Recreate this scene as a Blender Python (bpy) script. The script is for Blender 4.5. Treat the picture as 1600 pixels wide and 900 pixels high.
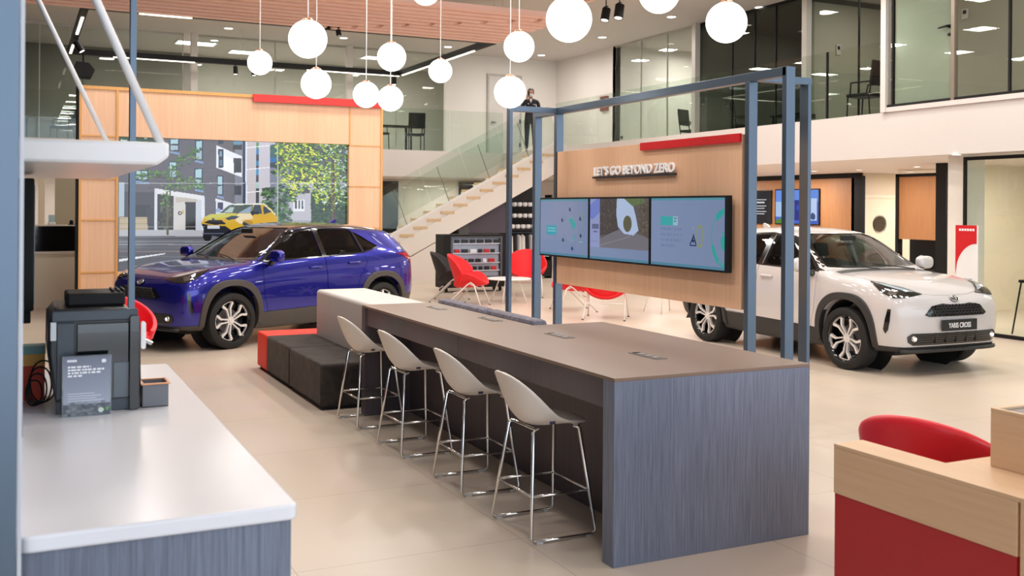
import bpy, bmesh, math, random
from mathutils import Vector, Matrix, geometry
from mathutils.bvhtree import BVHTree
for _o in list(bpy.data.objects): bpy.data.objects.remove(_o)
SC = bpy.context.scene
COL = SC.collection
random.seed(7)
PI = math.pi
def RAD(a): return math.radians(a)

# ------------------------------------------------------------------ camera
H = 1.75
FPX = 1582.0
cam_d = bpy.data.cameras.new('camera'); cam = bpy.data.objects.new('camera', cam_d); COL.objects.link(cam)
cam_d.sensor_width = 36.0; cam_d.lens = 36.0*FPX/1600.0
cam_d.shift_y = -(450-325.6)/1600.0
cam_d.clip_start = 0.05; cam_d.clip_end = 300
cam.matrix_world = Matrix.Translation((0,0,H)) @ Matrix.Rotation(RAD(-25.95),4,'Z') @ Matrix.Rotation(PI/2,4,'X') @ Matrix.Rotation(0.0073,4,'Z')
cam_d.dof.use_dof = True; cam_d.dof.focus_distance = 8.5; cam_d.dof.aperture_fstop = 4.0
SC.camera = cam

# ------------------------------------------------------------------ world, view
w = bpy.data.worlds.new('daylight'); SC.world = w; w.use_nodes = True
bg = w.node_tree.nodes['Background']; bg.inputs[0].default_value = (0.78,0.88,1.0,1); bg.inputs[1].default_value = 3.2
SC.view_settings.view_transform = 'Standard'; SC.view_settings.look = 'None'
SC.view_settings.exposure = -0.05; SC.view_settings.gamma = 1.0; SC.view_settings.use_curve_mapping = False
SC.cycles.max_bounces = 8; SC.cycles.transparent_max_bounces = 24
SC.cycles.diffuse_bounces = 4; SC.cycles.glossy_bounces = 4
SC.cycles.caustics_reflective = False; SC.cycles.caustics_refractive = False
SC.cycles.sample_clamp_indirect = 6.0

def lamp(name, kind, loc, power, color=(1,1,1), size=(1,1), rot=(0,0,0), spot=None, target=None, radius=.05):
    d = bpy.data.lights.new(name, kind); d.energy = power; d.color = color
    if kind == 'AREA': d.shape = 'RECTANGLE'; d.size, d.size_y = size
    if kind in ('SPOT','POINT'): d.shadow_soft_size = radius
    if kind == 'SPOT': d.spot_size = RAD(spot or 60); d.spot_blend = .6
    o = bpy.data.objects.new(name, d); COL.objects.link(o); o.location = loc; o.rotation_euler = rot
    if target is not None:
        o.rotation_euler = (Vector(target)-Vector(loc)).to_track_quat('-Z','Y').to_euler()
    return o
WARM = (1.0,0.935,0.875)
# added unseen fill lights: a grid under the raft, more in the rooms around
for (xs,ys,z,size,p) in (((1.6,3.6,5.6,7.6),(6.2,8.6,11.0,13.4,15.6),5.22,.45,36),((9.9,11.0),(6.5,9,11.5,14,17),5.22,.4,32),((2,4.5,7),(3.0,),5.22,.4,30),
                         ((2.2,4.6,7.0,9.4),(22.0,23.6),5.9,.4,42),((-1,2),(28.8,),6.1,.5,34),((5,8,10.5),(28.8,),6.1,.5,75),((-1,2,5,8,11),(26.3,),2.5,.4,26),
                         ((13.0,14.9),(7.5,11,14.5,18.5,22),2.5,.35,34),((17.4,),(13.2,14.9),2.5,.35,60),((15.4,),(17.5,20.5),2.5,.35,34),((13.3,),(14,17,20,23),6.1,.4,26),((16.6,),(20.6,22.4),6.1,.5,60),((17,),(18,),6.1,.4,30),((15.5,),(11,14.5),6.1,.4,34),((13.0,),(7,9.5),6.1,.4,26),((12.9,),(25.0,),6.1,.4,50)):
    for x in xs:
        for y in ys: lamp('fill_light','AREA',(x,y,z),p,WARM,(size,size))

# ------------------------------------------------------------------ materials
MATS = {}
def _new(name):
    m = bpy.data.materials.new(name); m.use_nodes = True
    return m, m.node_tree, m.node_tree.nodes['Principled BSDF']
def srgb(c):
    if isinstance(c,str):
        c = c.lstrip('#'); c = tuple(int(c[i:i+2],16)/255 for i in (0,2,4))
    return tuple((x/12.92 if x<=.04045 else ((x+.055)/1.055)**2.4) for x in c)+(1,)
def plain(name, col, rough=.5, metal=0, coat=0, noise=.04, scale=6, spec=.5, emit=None, es=0, trans=0, sheen=0):
    if name in MATS: return MATS[name]
    m,nt,b = _new(name); c = srgb(col)
    n = nt.nodes.new('ShaderNodeTexNoise'); n.inputs['Scale'].default_value = scale; n.inputs['Detail'].default_value = 3
    tc = nt.nodes.new('ShaderNodeTexCoord'); nt.links.new(tc.outputs['Object'], n.inputs['Vector'])
    mx = nt.nodes.new('ShaderNodeMix'); mx.data_type='RGBA'
    mx.inputs[6].default_value = tuple(x*(1-noise) for x in c[:3])+(1,); mx.inputs[7].default_value = tuple(min(1,x*(1+noise)) for x in c[:3])+(1,)
    nt.links.new(n.outputs[0], mx.inputs[0]); nt.links.new(mx.outputs[2], b.inputs['Base Color'])
    b.inputs['Roughness'].default_value = rough; b.inputs['Metallic'].default_value = metal
    b.inputs['Coat Weight'].default_value = coat; b.inputs['Coat Roughness'].default_value = .02
    b.inputs['Specular IOR Level'].default_value = spec
    if sheen: b.inputs['Sheen Weight'].default_value = sheen
    if emit: b.inputs['Emission Color'].default_value = srgb(emit); b.inputs['Emission Strength'].default_value = es
    MATS[name] = m; return m
def emis(name, col, s):
    if name in MATS: return MATS[name]
    m = bpy.data.materials.new(name); m.use_nodes = True; nt = m.node_tree; nt.nodes.clear()
    e = nt.nodes.new('ShaderNodeEmission'); e.inputs[0].default_value = srgb(col); e.inputs[1].default_value = s
    o = nt.nodes.new('ShaderNodeOutputMaterial'); nt.links.new(e.outputs[0], o.inputs[0]); MATS[name] = m; return m
def glass(name, tint, base=.06, ior=1.45, rough=0.0, rcol=(1,1,1)):
    if name in MATS: return MATS[name]
    m = bpy.data.materials.new(name); m.use_nodes = True; nt = m.node_tree; nt.nodes.clear()
    t = nt.nodes.new('ShaderNodeBsdfTransparent'); t.inputs[0].default_value = tuple(tint)+(1,)
    g = nt.nodes.new('ShaderNodeBsdfGlossy'); g.inputs['Roughness'].default_value = rough; g.inputs[0].default_value = tuple(rcol)+(1,)
    f = nt.nodes.new('ShaderNodeLayerWeight'); f.inputs[0].default_value = .5
    p = nt.nodes.new('ShaderNodeMath'); p.operation='POWER'; p.inputs[1].default_value = 4.0; nt.links.new(f.outputs['Facing'], p.inputs[0])
    a = nt.nodes.new('ShaderNodeMath'); a.operation='MULTIPLY_ADD'; a.use_clamp = True; a.inputs[1].default_value = .7; a.inputs[2].default_value = base
    nt.links.new(p.outputs[0], a.inputs[0])
    x = nt.nodes.new('ShaderNodeMixShader'); o = nt.nodes.new('ShaderNodeOutputMaterial')
    nt.links.new(a.outputs[0], x.inputs[0]); nt.links.new(t.outputs[0], x.inputs[1]); nt.links.new(g.outputs[0], x.inputs[2]); nt.links.new(x.outputs[0], o.inputs[0])
    MATS[name] = m; return m
def grain(name, c1, c2, axis='Z', rough=.45, fine=60, stretch=25, c3=None, spec=.5, bump=0, coat=0):
    """streaky wood / fabric grain running along one axis (object space)"""
    if name in MATS: return MATS[name]
    m,nt,b = _new(name)
    tc = nt.nodes.new('ShaderNodeTexCoord'); mp = nt.nodes.new('ShaderNodeMapping')
    s = [fine]*3; s['XYZ'.index(axis)] = fine/stretch; mp.inputs['Scale'].default_value = s
    nt.links.new(tc.outputs['Object'], mp.inputs[0])
    n = nt.nodes.new('ShaderNodeTexNoise'); n.inputs['Scale'].default_value = 1; n.inputs['Detail'].default_value = 5; n.inputs['Roughness'].default_value=.65
    nt.links.new(mp.outputs[0], n.inputs['Vector'])
    r = nt.nodes.new('ShaderNodeValToRGB'); r.color_ramp.elements[0].position=.3; r.color_ramp.elements[1].position=.7
    r.color_ramp.elements[0].color = srgb(c1); r.color_ramp.elements[1].color = srgb(c2)
    nt.links.new(n.outputs[0], r.inputs[0])
    mp2 = nt.nodes.new('ShaderNodeMapping'); s2=[2.2]*3; s2['XYZ'.index(axis)]=.35; mp2.inputs['Scale'].default_value=s2
    nt.links.new(tc.outputs['Object'], mp2.inputs[0])
    n2 = nt.nodes.new('ShaderNodeTexNoise'); n2.inputs['Scale'].default_value=1; nt.links.new(mp2.outputs[0], n2.inputs['Vector'])
    mx = nt.nodes.new('ShaderNodeMix'); mx.data_type='RGBA'; mx.blend_type='MULTIPLY'; mx.inputs[0].default_value=.35
    nt.links.new(r.outputs[0], mx.inputs[6]); 
    r2 = nt.nodes.new('ShaderNodeValToRGB'); r2.color_ramp.elements[0].color=srgb(c3 or '#c8c8c8'); r2.color_ramp.elements[1].color=(1,1,1,1)
    r2.color_ramp.elements[0].position=.35; r2.color_ramp.elements[1].position=.65
    nt.links.new(n2.outputs[0], r2.inputs[0]); nt.links.new(r2.outputs[0], mx.inputs[7]); nt.links.new(mx.outputs[2], b.inputs['Base Color'])
    b.inputs['Roughness'].default_value = rough; b.inputs['Specular IOR Level'].default_value = spec; b.inputs['Coat Weight'].default_value = coat
    if bump:
        bp = nt.nodes.new('ShaderNodeBump'); bp.inputs['Strength'].default_value=bump; bp.inputs['Distance'].default_value=.002
        nt.links.new(n.outputs[0], bp.inputs['Height']); nt.links.new(bp.outputs[0], b.inputs['Normal'])
    MATS[name] = m; return m

# ------------------------------------------------------------------ mesh helpers
class MB:
    def __init__(s): s.bm = bmesh.new()
    def box(s, x0,y0,z0,x1,y1,z1):
        v = [s.bm.verts.new(p) for p in ((x0,y0,z0),(x1,y0,z0),(x1,y1,z0),(x0,y1,z0),(x0,y0,z1),(x1,y0,z1),(x1,y1,z1),(x0,y1,z1))]
        for f in ((0,3,2,1),(4,5,6,7),(0,1,5,4),(1,2,6,5),(2,3,7,6),(3,0,4,7)): s.bm.faces.new([v[i] for i in f])
        return s
    def quad(s, *p):
        s.bm.faces.new([s.bm.verts.new(q) for q in p]); return s
    def prism(s, poly, axis, a, b):
        """extrude a 2D outline along an axis; poly is (x,y) for Z, (x,z) for Y, (y,z) for X"""
        def P(q,t): return {'Z':(q[0],q[1],t),'Y':(q[0],t,q[1]),'X':(t,q[0],q[1])}[axis]
        A = [s.bm.verts.new(P(q,a)) for q in poly]; B = [s.bm.verts.new(P(q,b)) for q in poly]
        n = len(poly)
        s.bm.faces.new(A); s.bm.faces.new(B[::-1])
        for i in range(n): s.bm.faces.new((A[i],B[i],B[(i+1)%n],A[(i+1)%n]))
        return s
    def ring_prism(s, outer, inner, axis, a, b, closed=True):
        def P(q,t): return {'Z':(q[0],q[1],t),'Y':(q[0],t,q[1]),'X':(t,q[0],q[1])}[axis]
        n = len(outer); L = [[s.bm.verts.new(P(q,t)) for q in pl] for pl,t in ((outer,a),(outer,b),(inner,b),(inner,a))]
        for k in range(4):
            U,V = L[k],L[(k+1)%4]
            for i in range(n if closed else n-1): s.bm.faces.new((U[i],U[(i+1)%n],V[(i+1)%n],V[i]))
        if not closed:
            for i in (0,n-1): s.bm.faces.new([L[k][i] for k in range(4)])
        return s
    def tube(s, pts, r, seg=8, closed=False, cap=True, r2=None):
        pts = [Vector(p) for p in pts]; n = len(pts); rings = []
        prev = None
        for i,p in enumerate(pts):
            if closed: t = (pts[(i+1)%n]-pts[i-1])
            else: t = pts[min(i+1,n-1)]-pts[max(i-1,0)]
            t.normalize()
            if prev is None:
                u = t.cross(Vector((0,0,1)));  u = u if u.length>.05 else t.cross(Vector((0,1,0)))
            else: u = prev - t*prev.dot(t)
            u.normalize(); prev = u; v = t.cross(u)
            rr = r if r2 is None else r+(r2-r)*i/(n-1)
            k = 1.0
            if 0<i<n-1 or closed:
                a = (pts[i]-pts[i-1]).normalized(); k = 1/max(.6,abs(a.dot(t)))
            rings.append([s.bm.verts.new(p+(u*math.cos(2*PI*j/seg)+v*math.sin(2*PI*j/seg))*rr*k) for j in range(seg)])
        for i in range(n if closed else n-1):
            A,B = rings[i],rings[(i+1)%n]
            for j in range(seg): s.bm.faces.new((A[j],A[(j+1)%seg],B[(j+1)%seg],B[j]))
        if cap and not closed: s.bm.faces.new(rings[0][::-1]); s.bm.faces.new(rings[-1])
        return s
    def lathe(s, prof, c=(0,0,0), axis='Z', seg=32):
        c = Vector(c); rows=[]
        for (r,h) in prof:
            row=[]
            if r<1e-6:
                q=(0,0,h); row=[s.bm.verts.new(c+Vector({'Z':q,'Y':(0,h,0),'X':(h,0,0)}[axis]))]
            else:
                for j in range(seg):
                    a=2*PI*j/seg; x,y=r*math.cos(a),r*math.sin(a)
                    row.append(s.bm.verts.new(c+Vector({'Z':(x,y,h),'Y':(x,h,y),'X':(h,x,y)}[axis])))
            rows.append(row)
        for A,B in zip(rows,rows[1:]):
            if len(A)==1 and len(B)==1: continue
            for j in range(seg):
                k=(j+1)%seg
                if len(A)==1: s.bm.faces.new((A[0],B[k],B[j]))
                elif len(B)==1: s.bm.faces.new((A[j],A[k],B[0]))
                else: s.bm.faces.new((A[j],A[k],B[k],B[j]))
        return s
    def sphere(s, c, r, sx=1,sy=1,sz=1, seg=32):
        n=seg//2; prof=[(r*math.sin(PI*i/n), -r*math.cos(PI*i/n)) for i in range(n+1)]
        k=len(s.bm.verts); s.lathe([(max(0,a) if 0<i<n else 0,b) for i,(a,b) in enumerate(prof)],(0,0,0),'Z',seg)
        s.bm.verts.ensure_lookup_table()
        for v in s.bm.verts[k:]: v.co = Vector((v.co.x*sx+c[0], v.co.y*sy+c[1], v.co.z*sz+c[2]))
        return s
    def xform(s, M, start=0):
        s.bm.verts.ensure_lookup_table()
        for v in s.bm.verts[start:]: v.co = M @ v.co
        return s
    def build(s, name, mat=None, parent=None, smooth=False, bevel=0, loc=None, subsurf=0, segs=2, solid=0, normals=True):
        me = bpy.data.meshes.new(name)
        if normals: bmesh.ops.recalc_face_normals(s.bm, faces=s.bm.faces)
        s.bm.to_mesh(me); s.bm.free()
        return link(name, me, mat, parent, smooth, bevel, loc, subsurf, segs, solid)
def link(name, me, mat=None, parent=None, smooth=False, bevel=0, loc=None, subsurf=0, segs=2, solid=0):
    o = bpy.data.objects.new(name, me); COL.objects.link(o)
    if mat: 
        for mm in (mat if isinstance(mat,(list,tuple)) else [mat]): me.materials.append(mm)
    if parent: o.parent = parent
    if loc: o.location = loc
    if solid:
        md = o.modifiers.new('solid','SOLIDIFY'); md.thickness = solid; md.offset = 0
    if subsurf:
        md = o.modifiers.new('sub','SUBSURF'); md.levels = md.render_levels = subsurf; smooth = True
    if bevel:
        md = o.modifiers.new('bevel','BEVEL'); md.width = bevel; md.segments = segs; md.limit_method='ANGLE'; md.angle_limit=RAD(40); md.harden_normals=False
    if smooth:
        for p in me.polygons: p.use_smooth = True
        if smooth == 'angle': me.set_sharp_from_angle(angle=RAD(38))
    return o
def tag(o, label=None, cat=None, group=None, kind=None):
    if label: o['label']=label
    if cat: o['category']=cat
    if group: o['group']=group
    if kind: o['kind']=kind
    return o
def thing(name, label, cat, loc=(0,0,0), rz=0, group=None):
    o = bpy.data.objects.new(name, None); COL.objects.link(o); o.empty_display_size=.1
    o.location = loc; o.rotation_euler=(0,0,rz); return tag(o,label,cat,group)
def struct(o): o['kind']='structure'; return o
KIDS = {}
def dup(root, loc, rz=None, label=None, swap=None):
    def cp(o, par):
        c = o.copy(); COL.objects.link(c)
        if par: c.parent = par
        if swap and o.type=='MESH' and o.active_material and o.active_material.name in swap:
            c.data = o.data.copy()
            for i,mm in enumerate(o.data.materials):
                if mm and mm.name in swap: c.data.materials[i] = swap[mm.name]
        for ch in o.children: cp(ch, c)
        return c
    r = cp(root, None); r.location = loc
    if rz is not None: r.rotation_euler=(0,0,rz)
    if label: r['label']=label
    return r
def circ(cx,cy,r,n=32,a0=0,a1=2*PI,e=2.0,ry=None):
    ry = ry or r; full = abs(a1-a0-2*PI)<1e-6; m = n if full else n-1; out=[]
    for i in range(n):
        a=a0+(a1-a0)*i/m; c,s_=math.cos(a),math.sin(a)
        out.append((cx+r*math.copysign(abs(c)**(2/e),c), cy+ry*math.copysign(abs(s_)**(2/e),s_)))
    return out
def rrect(x0,y0,x1,y1,r,n=5):
    out=[]
    for cx,cy,a in ((x1-r,y1-r,0),(x0+r,y1-r,PI/2),(x0+r,y0+r,PI),(x1-r,y0+r,1.5*PI)):
        for i in range(n+1): out.append((cx+r*math.cos(a+PI/2*i/n), cy+r*math.sin(a+PI/2*i/n)))
    return out
def text(name, body, size, mat, parent, M, extrude=.004, bold=0, align='LEFT', width=None, space=1.0):
    cu = bpy.data.curves.new(name,'FONT'); cu.body = body; cu.size = size; cu.extrude = extrude; cu.offset = bold; cu.align_x = align; cu.space_character=space
    o = bpy.data.objects.new(name, cu); COL.objects.link(o)
    dg = bpy.context.evaluated_depsgraph_get(); dg.update()
    me = bpy.data.meshes.new_from_object(o.evaluated_get(dg)); bpy.data.objects.remove(o)
    xs=[v.co.x for v in me.vertices]
    if width and xs:
        k = width/(max(xs)-min(xs))
        for v in me.vertices: v.co.x *= k
    for v in me.vertices: v.co = M @ v.co
    me.materials.clear()
    return link(name, me, mat, parent)
def frameM(o, x, y):
    """matrix placing text: origin o, x direction, up direction"""
    x=Vector(x).normalized(); y=Vector(y).normalized(); z=x.cross(y)
    return Matrix(((x.x,y.x,z.x,o[0]),(x.y,y.y,z.y,o[1]),(x.z,y.z,z.z,o[2]),(0,0,0,1)))
# ------------------------------------------------------------------ measuring helpers: a pixel of the 1600x900 frame -> a point on a plane of the room
_TH = RAD(25.95); _R = (math.cos(_TH),-math.sin(_TH)); _W = (math.sin(_TH),math.cos(_TH))
def _ray(px,py):
    U=px-800; V=py-325.6; u=U+.0073*V; v=V-.0073*U
    return (_W[0]+_R[0]*u/FPX, _W[1]+_R[1]*u/FPX, -v/FPX)
def at_X(px,py,X):
    r=_ray(px,py); t=X/r[0]; return Vector((X,r[1]*t,H+r[2]*t))
def at_Y(px,py,Y):
    r=_ray(px,py); t=Y/r[1]; return Vector((r[0]*t,Y,H+r[2]*t))
def at_Z(px,py,Z):
    r=_ray(px,py); t=(Z-H)/r[2]; return Vector((r[0]*t,r[1]*t,Z))
def proj(x,y,z):
    a=_R[0]*x+_R[1]*y; d=_W[0]*x+_W[1]*y; u=FPX*a/d; v=-FPX*(z-H)/d
    return (800+u-.0073*v, 325.6+v+.0073*u)
def B(name,x0,y0,z0,x1,y1,z1,mat,parent=None,bevel=0): 
    return MB().box(min(x0,x1),min(y0,y1),min(z0,z1),max(x0,x1),max(y0,y1),max(z0,z1)).build(name,mat,parent,bevel=bevel)

# ------------------------------------------------------------------ materials of the building
def floor_mat():
    m,nt,b=_new('beige_stone_tiles')
    tc=nt.nodes.new('ShaderNodeTexCoord'); br=nt.nodes.new('ShaderNodeTexBrick')
    nt.links.new(tc.outputs['Object'],br.inputs['Vector'])
    br.offset=0; br.inputs['Scale'].default_value=1; br.inputs['Brick Width'].default_value=1.2; br.inputs['Row Height'].default_value=1.2
    br.inputs['Mortar Size'].default_value=.003; br.inputs['Color1'].default_value=srgb('#d9c9b8'); br.inputs['Color2'].default_value=srgb('#d6c6b5'); br.inputs['Mortar'].default_value=srgb('#b5a697')
    n=nt.nodes.new('ShaderNodeTexNoise'); n.inputs['Scale'].default_value=1.3; n.inputs['Detail'].default_value=6; nt.links.new(tc.outputs['Object'],n.inputs['Vector'])
    mx=nt.nodes.new('ShaderNodeMix'); mx.data_type='RGBA'; mx.blend_type='MULTIPLY'; mx.inputs[0].default_value=.12
    nt.links.new(br.outputs[0],mx.inputs[6]); nt.links.new(n.outputs[1],mx.inputs[7]); nt.links.new(mx.outputs[2],b.inputs['Base Color'])
    b.inputs['Roughness'].default_value=.30; b.inputs['Specular IOR Level'].default_value=.5
    MATS['floor']=m; return m
M_FLOOR=floor_mat()
M_WALL=plain('white_paint','#ebe6e0',.65,noise=.01)
M_CEIL=plain('ceiling_paint','#d0c9c2',.8,noise=.01)
M_CREAM=plain('cream_paint','#e6d9c2',.7,noise=.02)
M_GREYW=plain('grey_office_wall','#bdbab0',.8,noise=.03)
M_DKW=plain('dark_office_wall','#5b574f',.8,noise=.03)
M_GLASS=glass('green_balustrade_glass',(.90,.94,.91),.022)
M_OGLASS=glass('office_glass',(.84,.87,.84),.015)
M_OAK=grain('light_oak_veneer','#e6b58f','#efc4a0','Z',.45,fine=40,stretch=30,c3='#f0e6dc')
M_OAKE=grain('amber_oak_edging','#d79a4e','#e0aa62','Z',.4,fine=40,stretch=30,c3='#f0e6dc')
M_OAKD=grain('warm_oak_panel','#a9744a','#b98557','Z',.5,fine=40,stretch=25,c3='#e6dcd0')
M_SLAT=grain('pink_oak_slats','#ffcfc0','#ffdbcf','X',.55,fine=30,stretch=30,c3='#ecdcd2')
M_STEEL=plain('blue_grey_steel','#5d6b7a',.32,metal=.65,noise=.04,scale=3)
M_BLACK=plain('matt_black','#0e0d0e',.6,spec=.3)
M_RED=plain('brand_red','#d3121c',.45)
M_WHITE=plain('white_lacquer','#f1efee',.3)
M_GREYF=plain('pale_grey_frame','#cfcac4',.5)
M_SPOT=emis('downlight_glow','#fff6ea',9)
M_TUBE=emis('track_tube_glow','#fff3da',5)
M_PANEL=emis('office_panel_glow','#ffffff',5)

# ------------------------------------------------------------------ shell of the showroom
ZB,ZT=2.57,3.27        # underside and top of the gallery slab
XE,YE=12.0,25.2        # edges of the gallery slab
CZ=6.2
struct(B('floor',-8,-6,-.1,24,36,0,M_FLOOR))
struct(B('ceiling',-8,-6,CZ,24,36,CZ+.1,M_CEIL))
struct(B('wall_left',-4.1,-6,0,-4,36,CZ,plain('dark_side_wall','#2e2a28',.6)))  # out of view; dark colour chosen to darken reflections in the steel posts
struct(B('wall_back',-4,27.4,0,16,27.6,ZB,M_WALL))
struct(MB().box(-4,YE,ZB,24,36,ZT).box(XE,-6,ZB,24,YE,ZT).build('gallery_slab',plain('gallery_fascia_paint','#d3ccc7',.6,noise=.01)))
struct(B('wall_gallery_back',-4,31,ZT,24,31.2,CZ,M_GREYW))
struct(B('wall_gallery_right',19,-6,ZT,19.2,31,CZ,M_GREYW))
struct(B('wall_right',23.8,-6,0,24,36,ZB,M_CREAM))
struct(B('wall_far',-8,35.8,0,24,36,CZ,M_WALL))
# white corner of the gallery with its door, seen behind the person
cy=27.0
struct(MB().box(11.0,cy,ZT,14.6,cy+.15,CZ).box(14.6,23.6,ZT,14.75,cy+.15,CZ).box(14.6,23.6,ZT,17.2,23.75,CZ).build('wall_gallery_corner',M_WALL))
d0=at_Y(845,124,cy-.03); d1=at_Y(862,124,cy-.03)
dx0=12.35; dx1=13.35
dr=B('door_1',dx0,cy-.05,ZT,dx1,cy,d0.z,plain('grey_white_door','#d4cfcc',.5)); struct(dr)
B('door_frame',dx0-.06,cy-.06,d0.z,dx1+.06,cy,d0.z+.06,M_GREYW,dr)
MB().box(dx0-.06,cy-.06,ZT,dx0,cy,d0.z).build('door_frame',M_GREYW,dr); MB().box(dx1,cy-.06,ZT,dx1+.06,cy,d0.z).build('door_frame',M_GREYW,dr)
for z in (ZT+.3,ZT+1.0,ZT+1.8): B('hinge',dx1-.02,cy-.075,z,dx1+.03,cy-.05,z+.12,M_STEEL,dr)
MB().tube([(dx0+.08,cy-.05,ZT+1.0),(dx0+.08,cy-.1,ZT+1.0),(dx0+.2,cy-.1,ZT+1.0)],.012).build('door_handle',M_STEEL,dr)
# offices behind the back gallery
def glazing(name,a,b,z0,z1,n,mat,plane,frame=M_BLACK,post=.02,label=None):
    """a glazed run: panes with thin dark joints; plane 'Y' runs along x, plane 'X' runs along y"""
    o=MB()
    if plane[0]=='Y': o.box(a,plane[1]-.006,z0,b,plane[1]+.006,z1)
    else: o.box(plane[1]-.006,min(a,b),z0,plane[1]+.006,max(a,b),z1)
    g=o.build(name,mat); struct(g)
    m=MB()
    for i in (range(n+1) if isinstance(n,int) else n):
        t=a+(b-a)*i/n if isinstance(n,int) else i
        if plane[0]=='Y': m.box(t-post/2,plane[1]-.02,z0,t+post/2,plane[1]+.02,z1)
        else: m.box(plane[1]-.02,t-post/2,z0,plane[1]+.02,t+post/2,z1)
    m.build('mullion',frame,g)
    m=MB()
    for z in (z0,z1-.05):
        if plane[0]=='Y': m.box(a,plane[1]-.025,z,b,plane[1]+.025,z+.05)
        else: m.box(plane[1]-.025,min(a,b),z,plane[1]+.025,max(a,b),z+.05)
    m.build('rail',frame,g)
    return g
GY=27.2
glazing('window_1',-4,at_Y(287,60,GY).x,ZT,CZ,[at_Y(x,60,GY).x for x in (62,212,286)],M_OGLASS,('Y',GY),M_GREYF)
glazing('window_2',at_Y(310,60,GY).x,11.0,ZT,CZ,[at_Y(x,60,GY).x for x in (430,620,700,755)],M_OGLASS,('Y',GY),M_GREYW,.03)
struct(B('wall_office_divider',at_Y(60,60,GY).x-.6,GY+.1,ZT,at_Y(60,60,GY).x-.4,31,CZ,M_DKW))
struct(B('wall_office_dark',-4,30.7,ZT,at_Y(300,60,30.7).x,30.9,CZ,plain('olive_grey_wall','#85837a',.8)))
for k,px in enumerate((303,546)):
    x=at_Y(px,60,GY-.12).x; struct(B('trim_%d'%(k+1),x-.08,GY-.2,ZT,x+.08,GY-.04,CZ,M_WALL))
# offices behind the right gallery
GX=14.6
ys=[at_X(x,60,GX).y for x in (1092,1145,1180,1213,1258)]
glazing('window_3',at_X(1087,60,GX).y,23.6,ZT,CZ,[at_X(x,100,GX).y for x in (1002,1043,1083)],M_OGLASS,('X',GX),M_GREYW)
glazing('window_4',at_X(1262,60,GX).y,at_X(1092,60,GX).y,ZT,CZ,ys,M_OGLASS,('X',GX),M_BLACK)
glazing('window_5',10.5,at_X(1267,60,GX).y,ZT,CZ,[at_X(x,100,GX).y for x in (1267,1342)],M_OGLASS,('X',GX),M_BLACK)
for k,px in enumerate((1088,1261)):
    y=at_X(px,60,GX-.1).y; struct(B('trim_%d'%(k+3),GX-.18,y-.07,ZT,GX-.04,y+.07,CZ,M_GREYF))
yd=at_X(1092,60,GX).y
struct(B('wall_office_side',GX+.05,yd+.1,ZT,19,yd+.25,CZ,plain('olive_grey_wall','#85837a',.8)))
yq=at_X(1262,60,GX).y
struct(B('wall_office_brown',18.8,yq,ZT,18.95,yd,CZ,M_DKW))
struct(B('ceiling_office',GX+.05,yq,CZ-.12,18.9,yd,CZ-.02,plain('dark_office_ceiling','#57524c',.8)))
struct(B('wall_office_divider',GX+.2,yq+.02,ZT,19,yq+.14,CZ,plain('sage_office_wall','#b3ae9f',.8)))
struct(B('wall_office_light',17.4,4,ZT,17.55,yq,CZ,plain('sage_office_wall','#b3ae9f',.8)))
# full height glazing where the office meets the gallery edge
gy=at_X(1384,100,XE).y
col=struct(B('trim_5',XE-.06,gy-.05,ZT,XE+.06,gy+.05,CZ,plain('pinkish_white_post','#d9cdc8',.5)))
w6=glazing('window_6',3,gy-.05,ZT+.06,CZ,[at_X(x,100,XE).y for x in (1396,1578)],M_OGLASS,('X',XE),M_BLACK,.03)
struct(B('trim_6',XE-.04,3,ZT,XE+.08,gy,ZT+.07,plain('pinkish_white_post','#d9cdc8',.5)))
yl,yr_=at_X(1488,40,XE).y,at_X(1400,40,XE).y
dr=B('door_2',XE+.01,yl,ZT+.07,XE+.03,yr_,CZ,plain('frosted_door_glass','#b9bfb2',.15)); struct(dr)
B('door_frame',XE-.03,yl-.06,ZT+.07,XE+.05,yl,CZ,plain('bronze_frame','#8a7c70',.4,metal=.4),dr)
hz=at_X(1478,42,XE).z; hy=at_X(1484,42,XE).y
MB().tube([(XE-.0,hy,hz),(XE-.06,hy,hz),(XE-.06,hy+.15,hz-.01)],.011).lathe([(0,-.02),(.026,-.02),(.026,0),(0,0)],(XE,hy,hz),'X',16).build('door_handle',M_BLACK,dr)
MB().lathe([(0,-.02),(.024,-.02),(.024,0),(0,0)],(XE,hy,hz-.12),'X',16).build('lock',M_BLACK,dr)
struct(B('wall_office_near',XE+1.9,3,ZT,XE+2.0,13.2,CZ,plain('sage_office_wall','#b3ae9f',.8)))
# glass balustrades on the gallery edge
def balustrade(name,label,cuts,plane,z1,cat='balustrade'):
    t=thing(name,label,cat,(0,0,0))
    for a,b in zip(cuts,cuts[1:]):
        lo,hi=min(a,b)+.008,max(a,b)-.008
        if plane[0]=='X': B('glass_panel',plane[1]-.008,lo,ZT-.12,plane[1]+.008,hi,z1,M_GLASS,t)
        else: B('glass_panel',lo,plane[1]-.008,ZT-.12,hi,plane[1]+.008,z1,M_GLASS,t)
    return t
bal=balustrade('balustrade','frameless glass balustrade along the right-hand gallery edge','' or [at_X(x,150,XE+.05).y for x in (1377,1289,1210,1083,1028,978,935)]+[22.3],('X',XE+.05),4.38)
for x in (1377,1289): B('joint_clip',XE+.03,at_X(x,150,XE).y-.012,ZT,XE+.07,at_X(x,150,XE).y+.012,4.38,M_BLACK,bal)
balustrade('balustrade','frameless glass balustrade along the far gallery edge above the stairs',[-4,-1.5,1,3.5,6,8.2,10.4,12.0],('Y',YE+.05),4.38)
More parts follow.
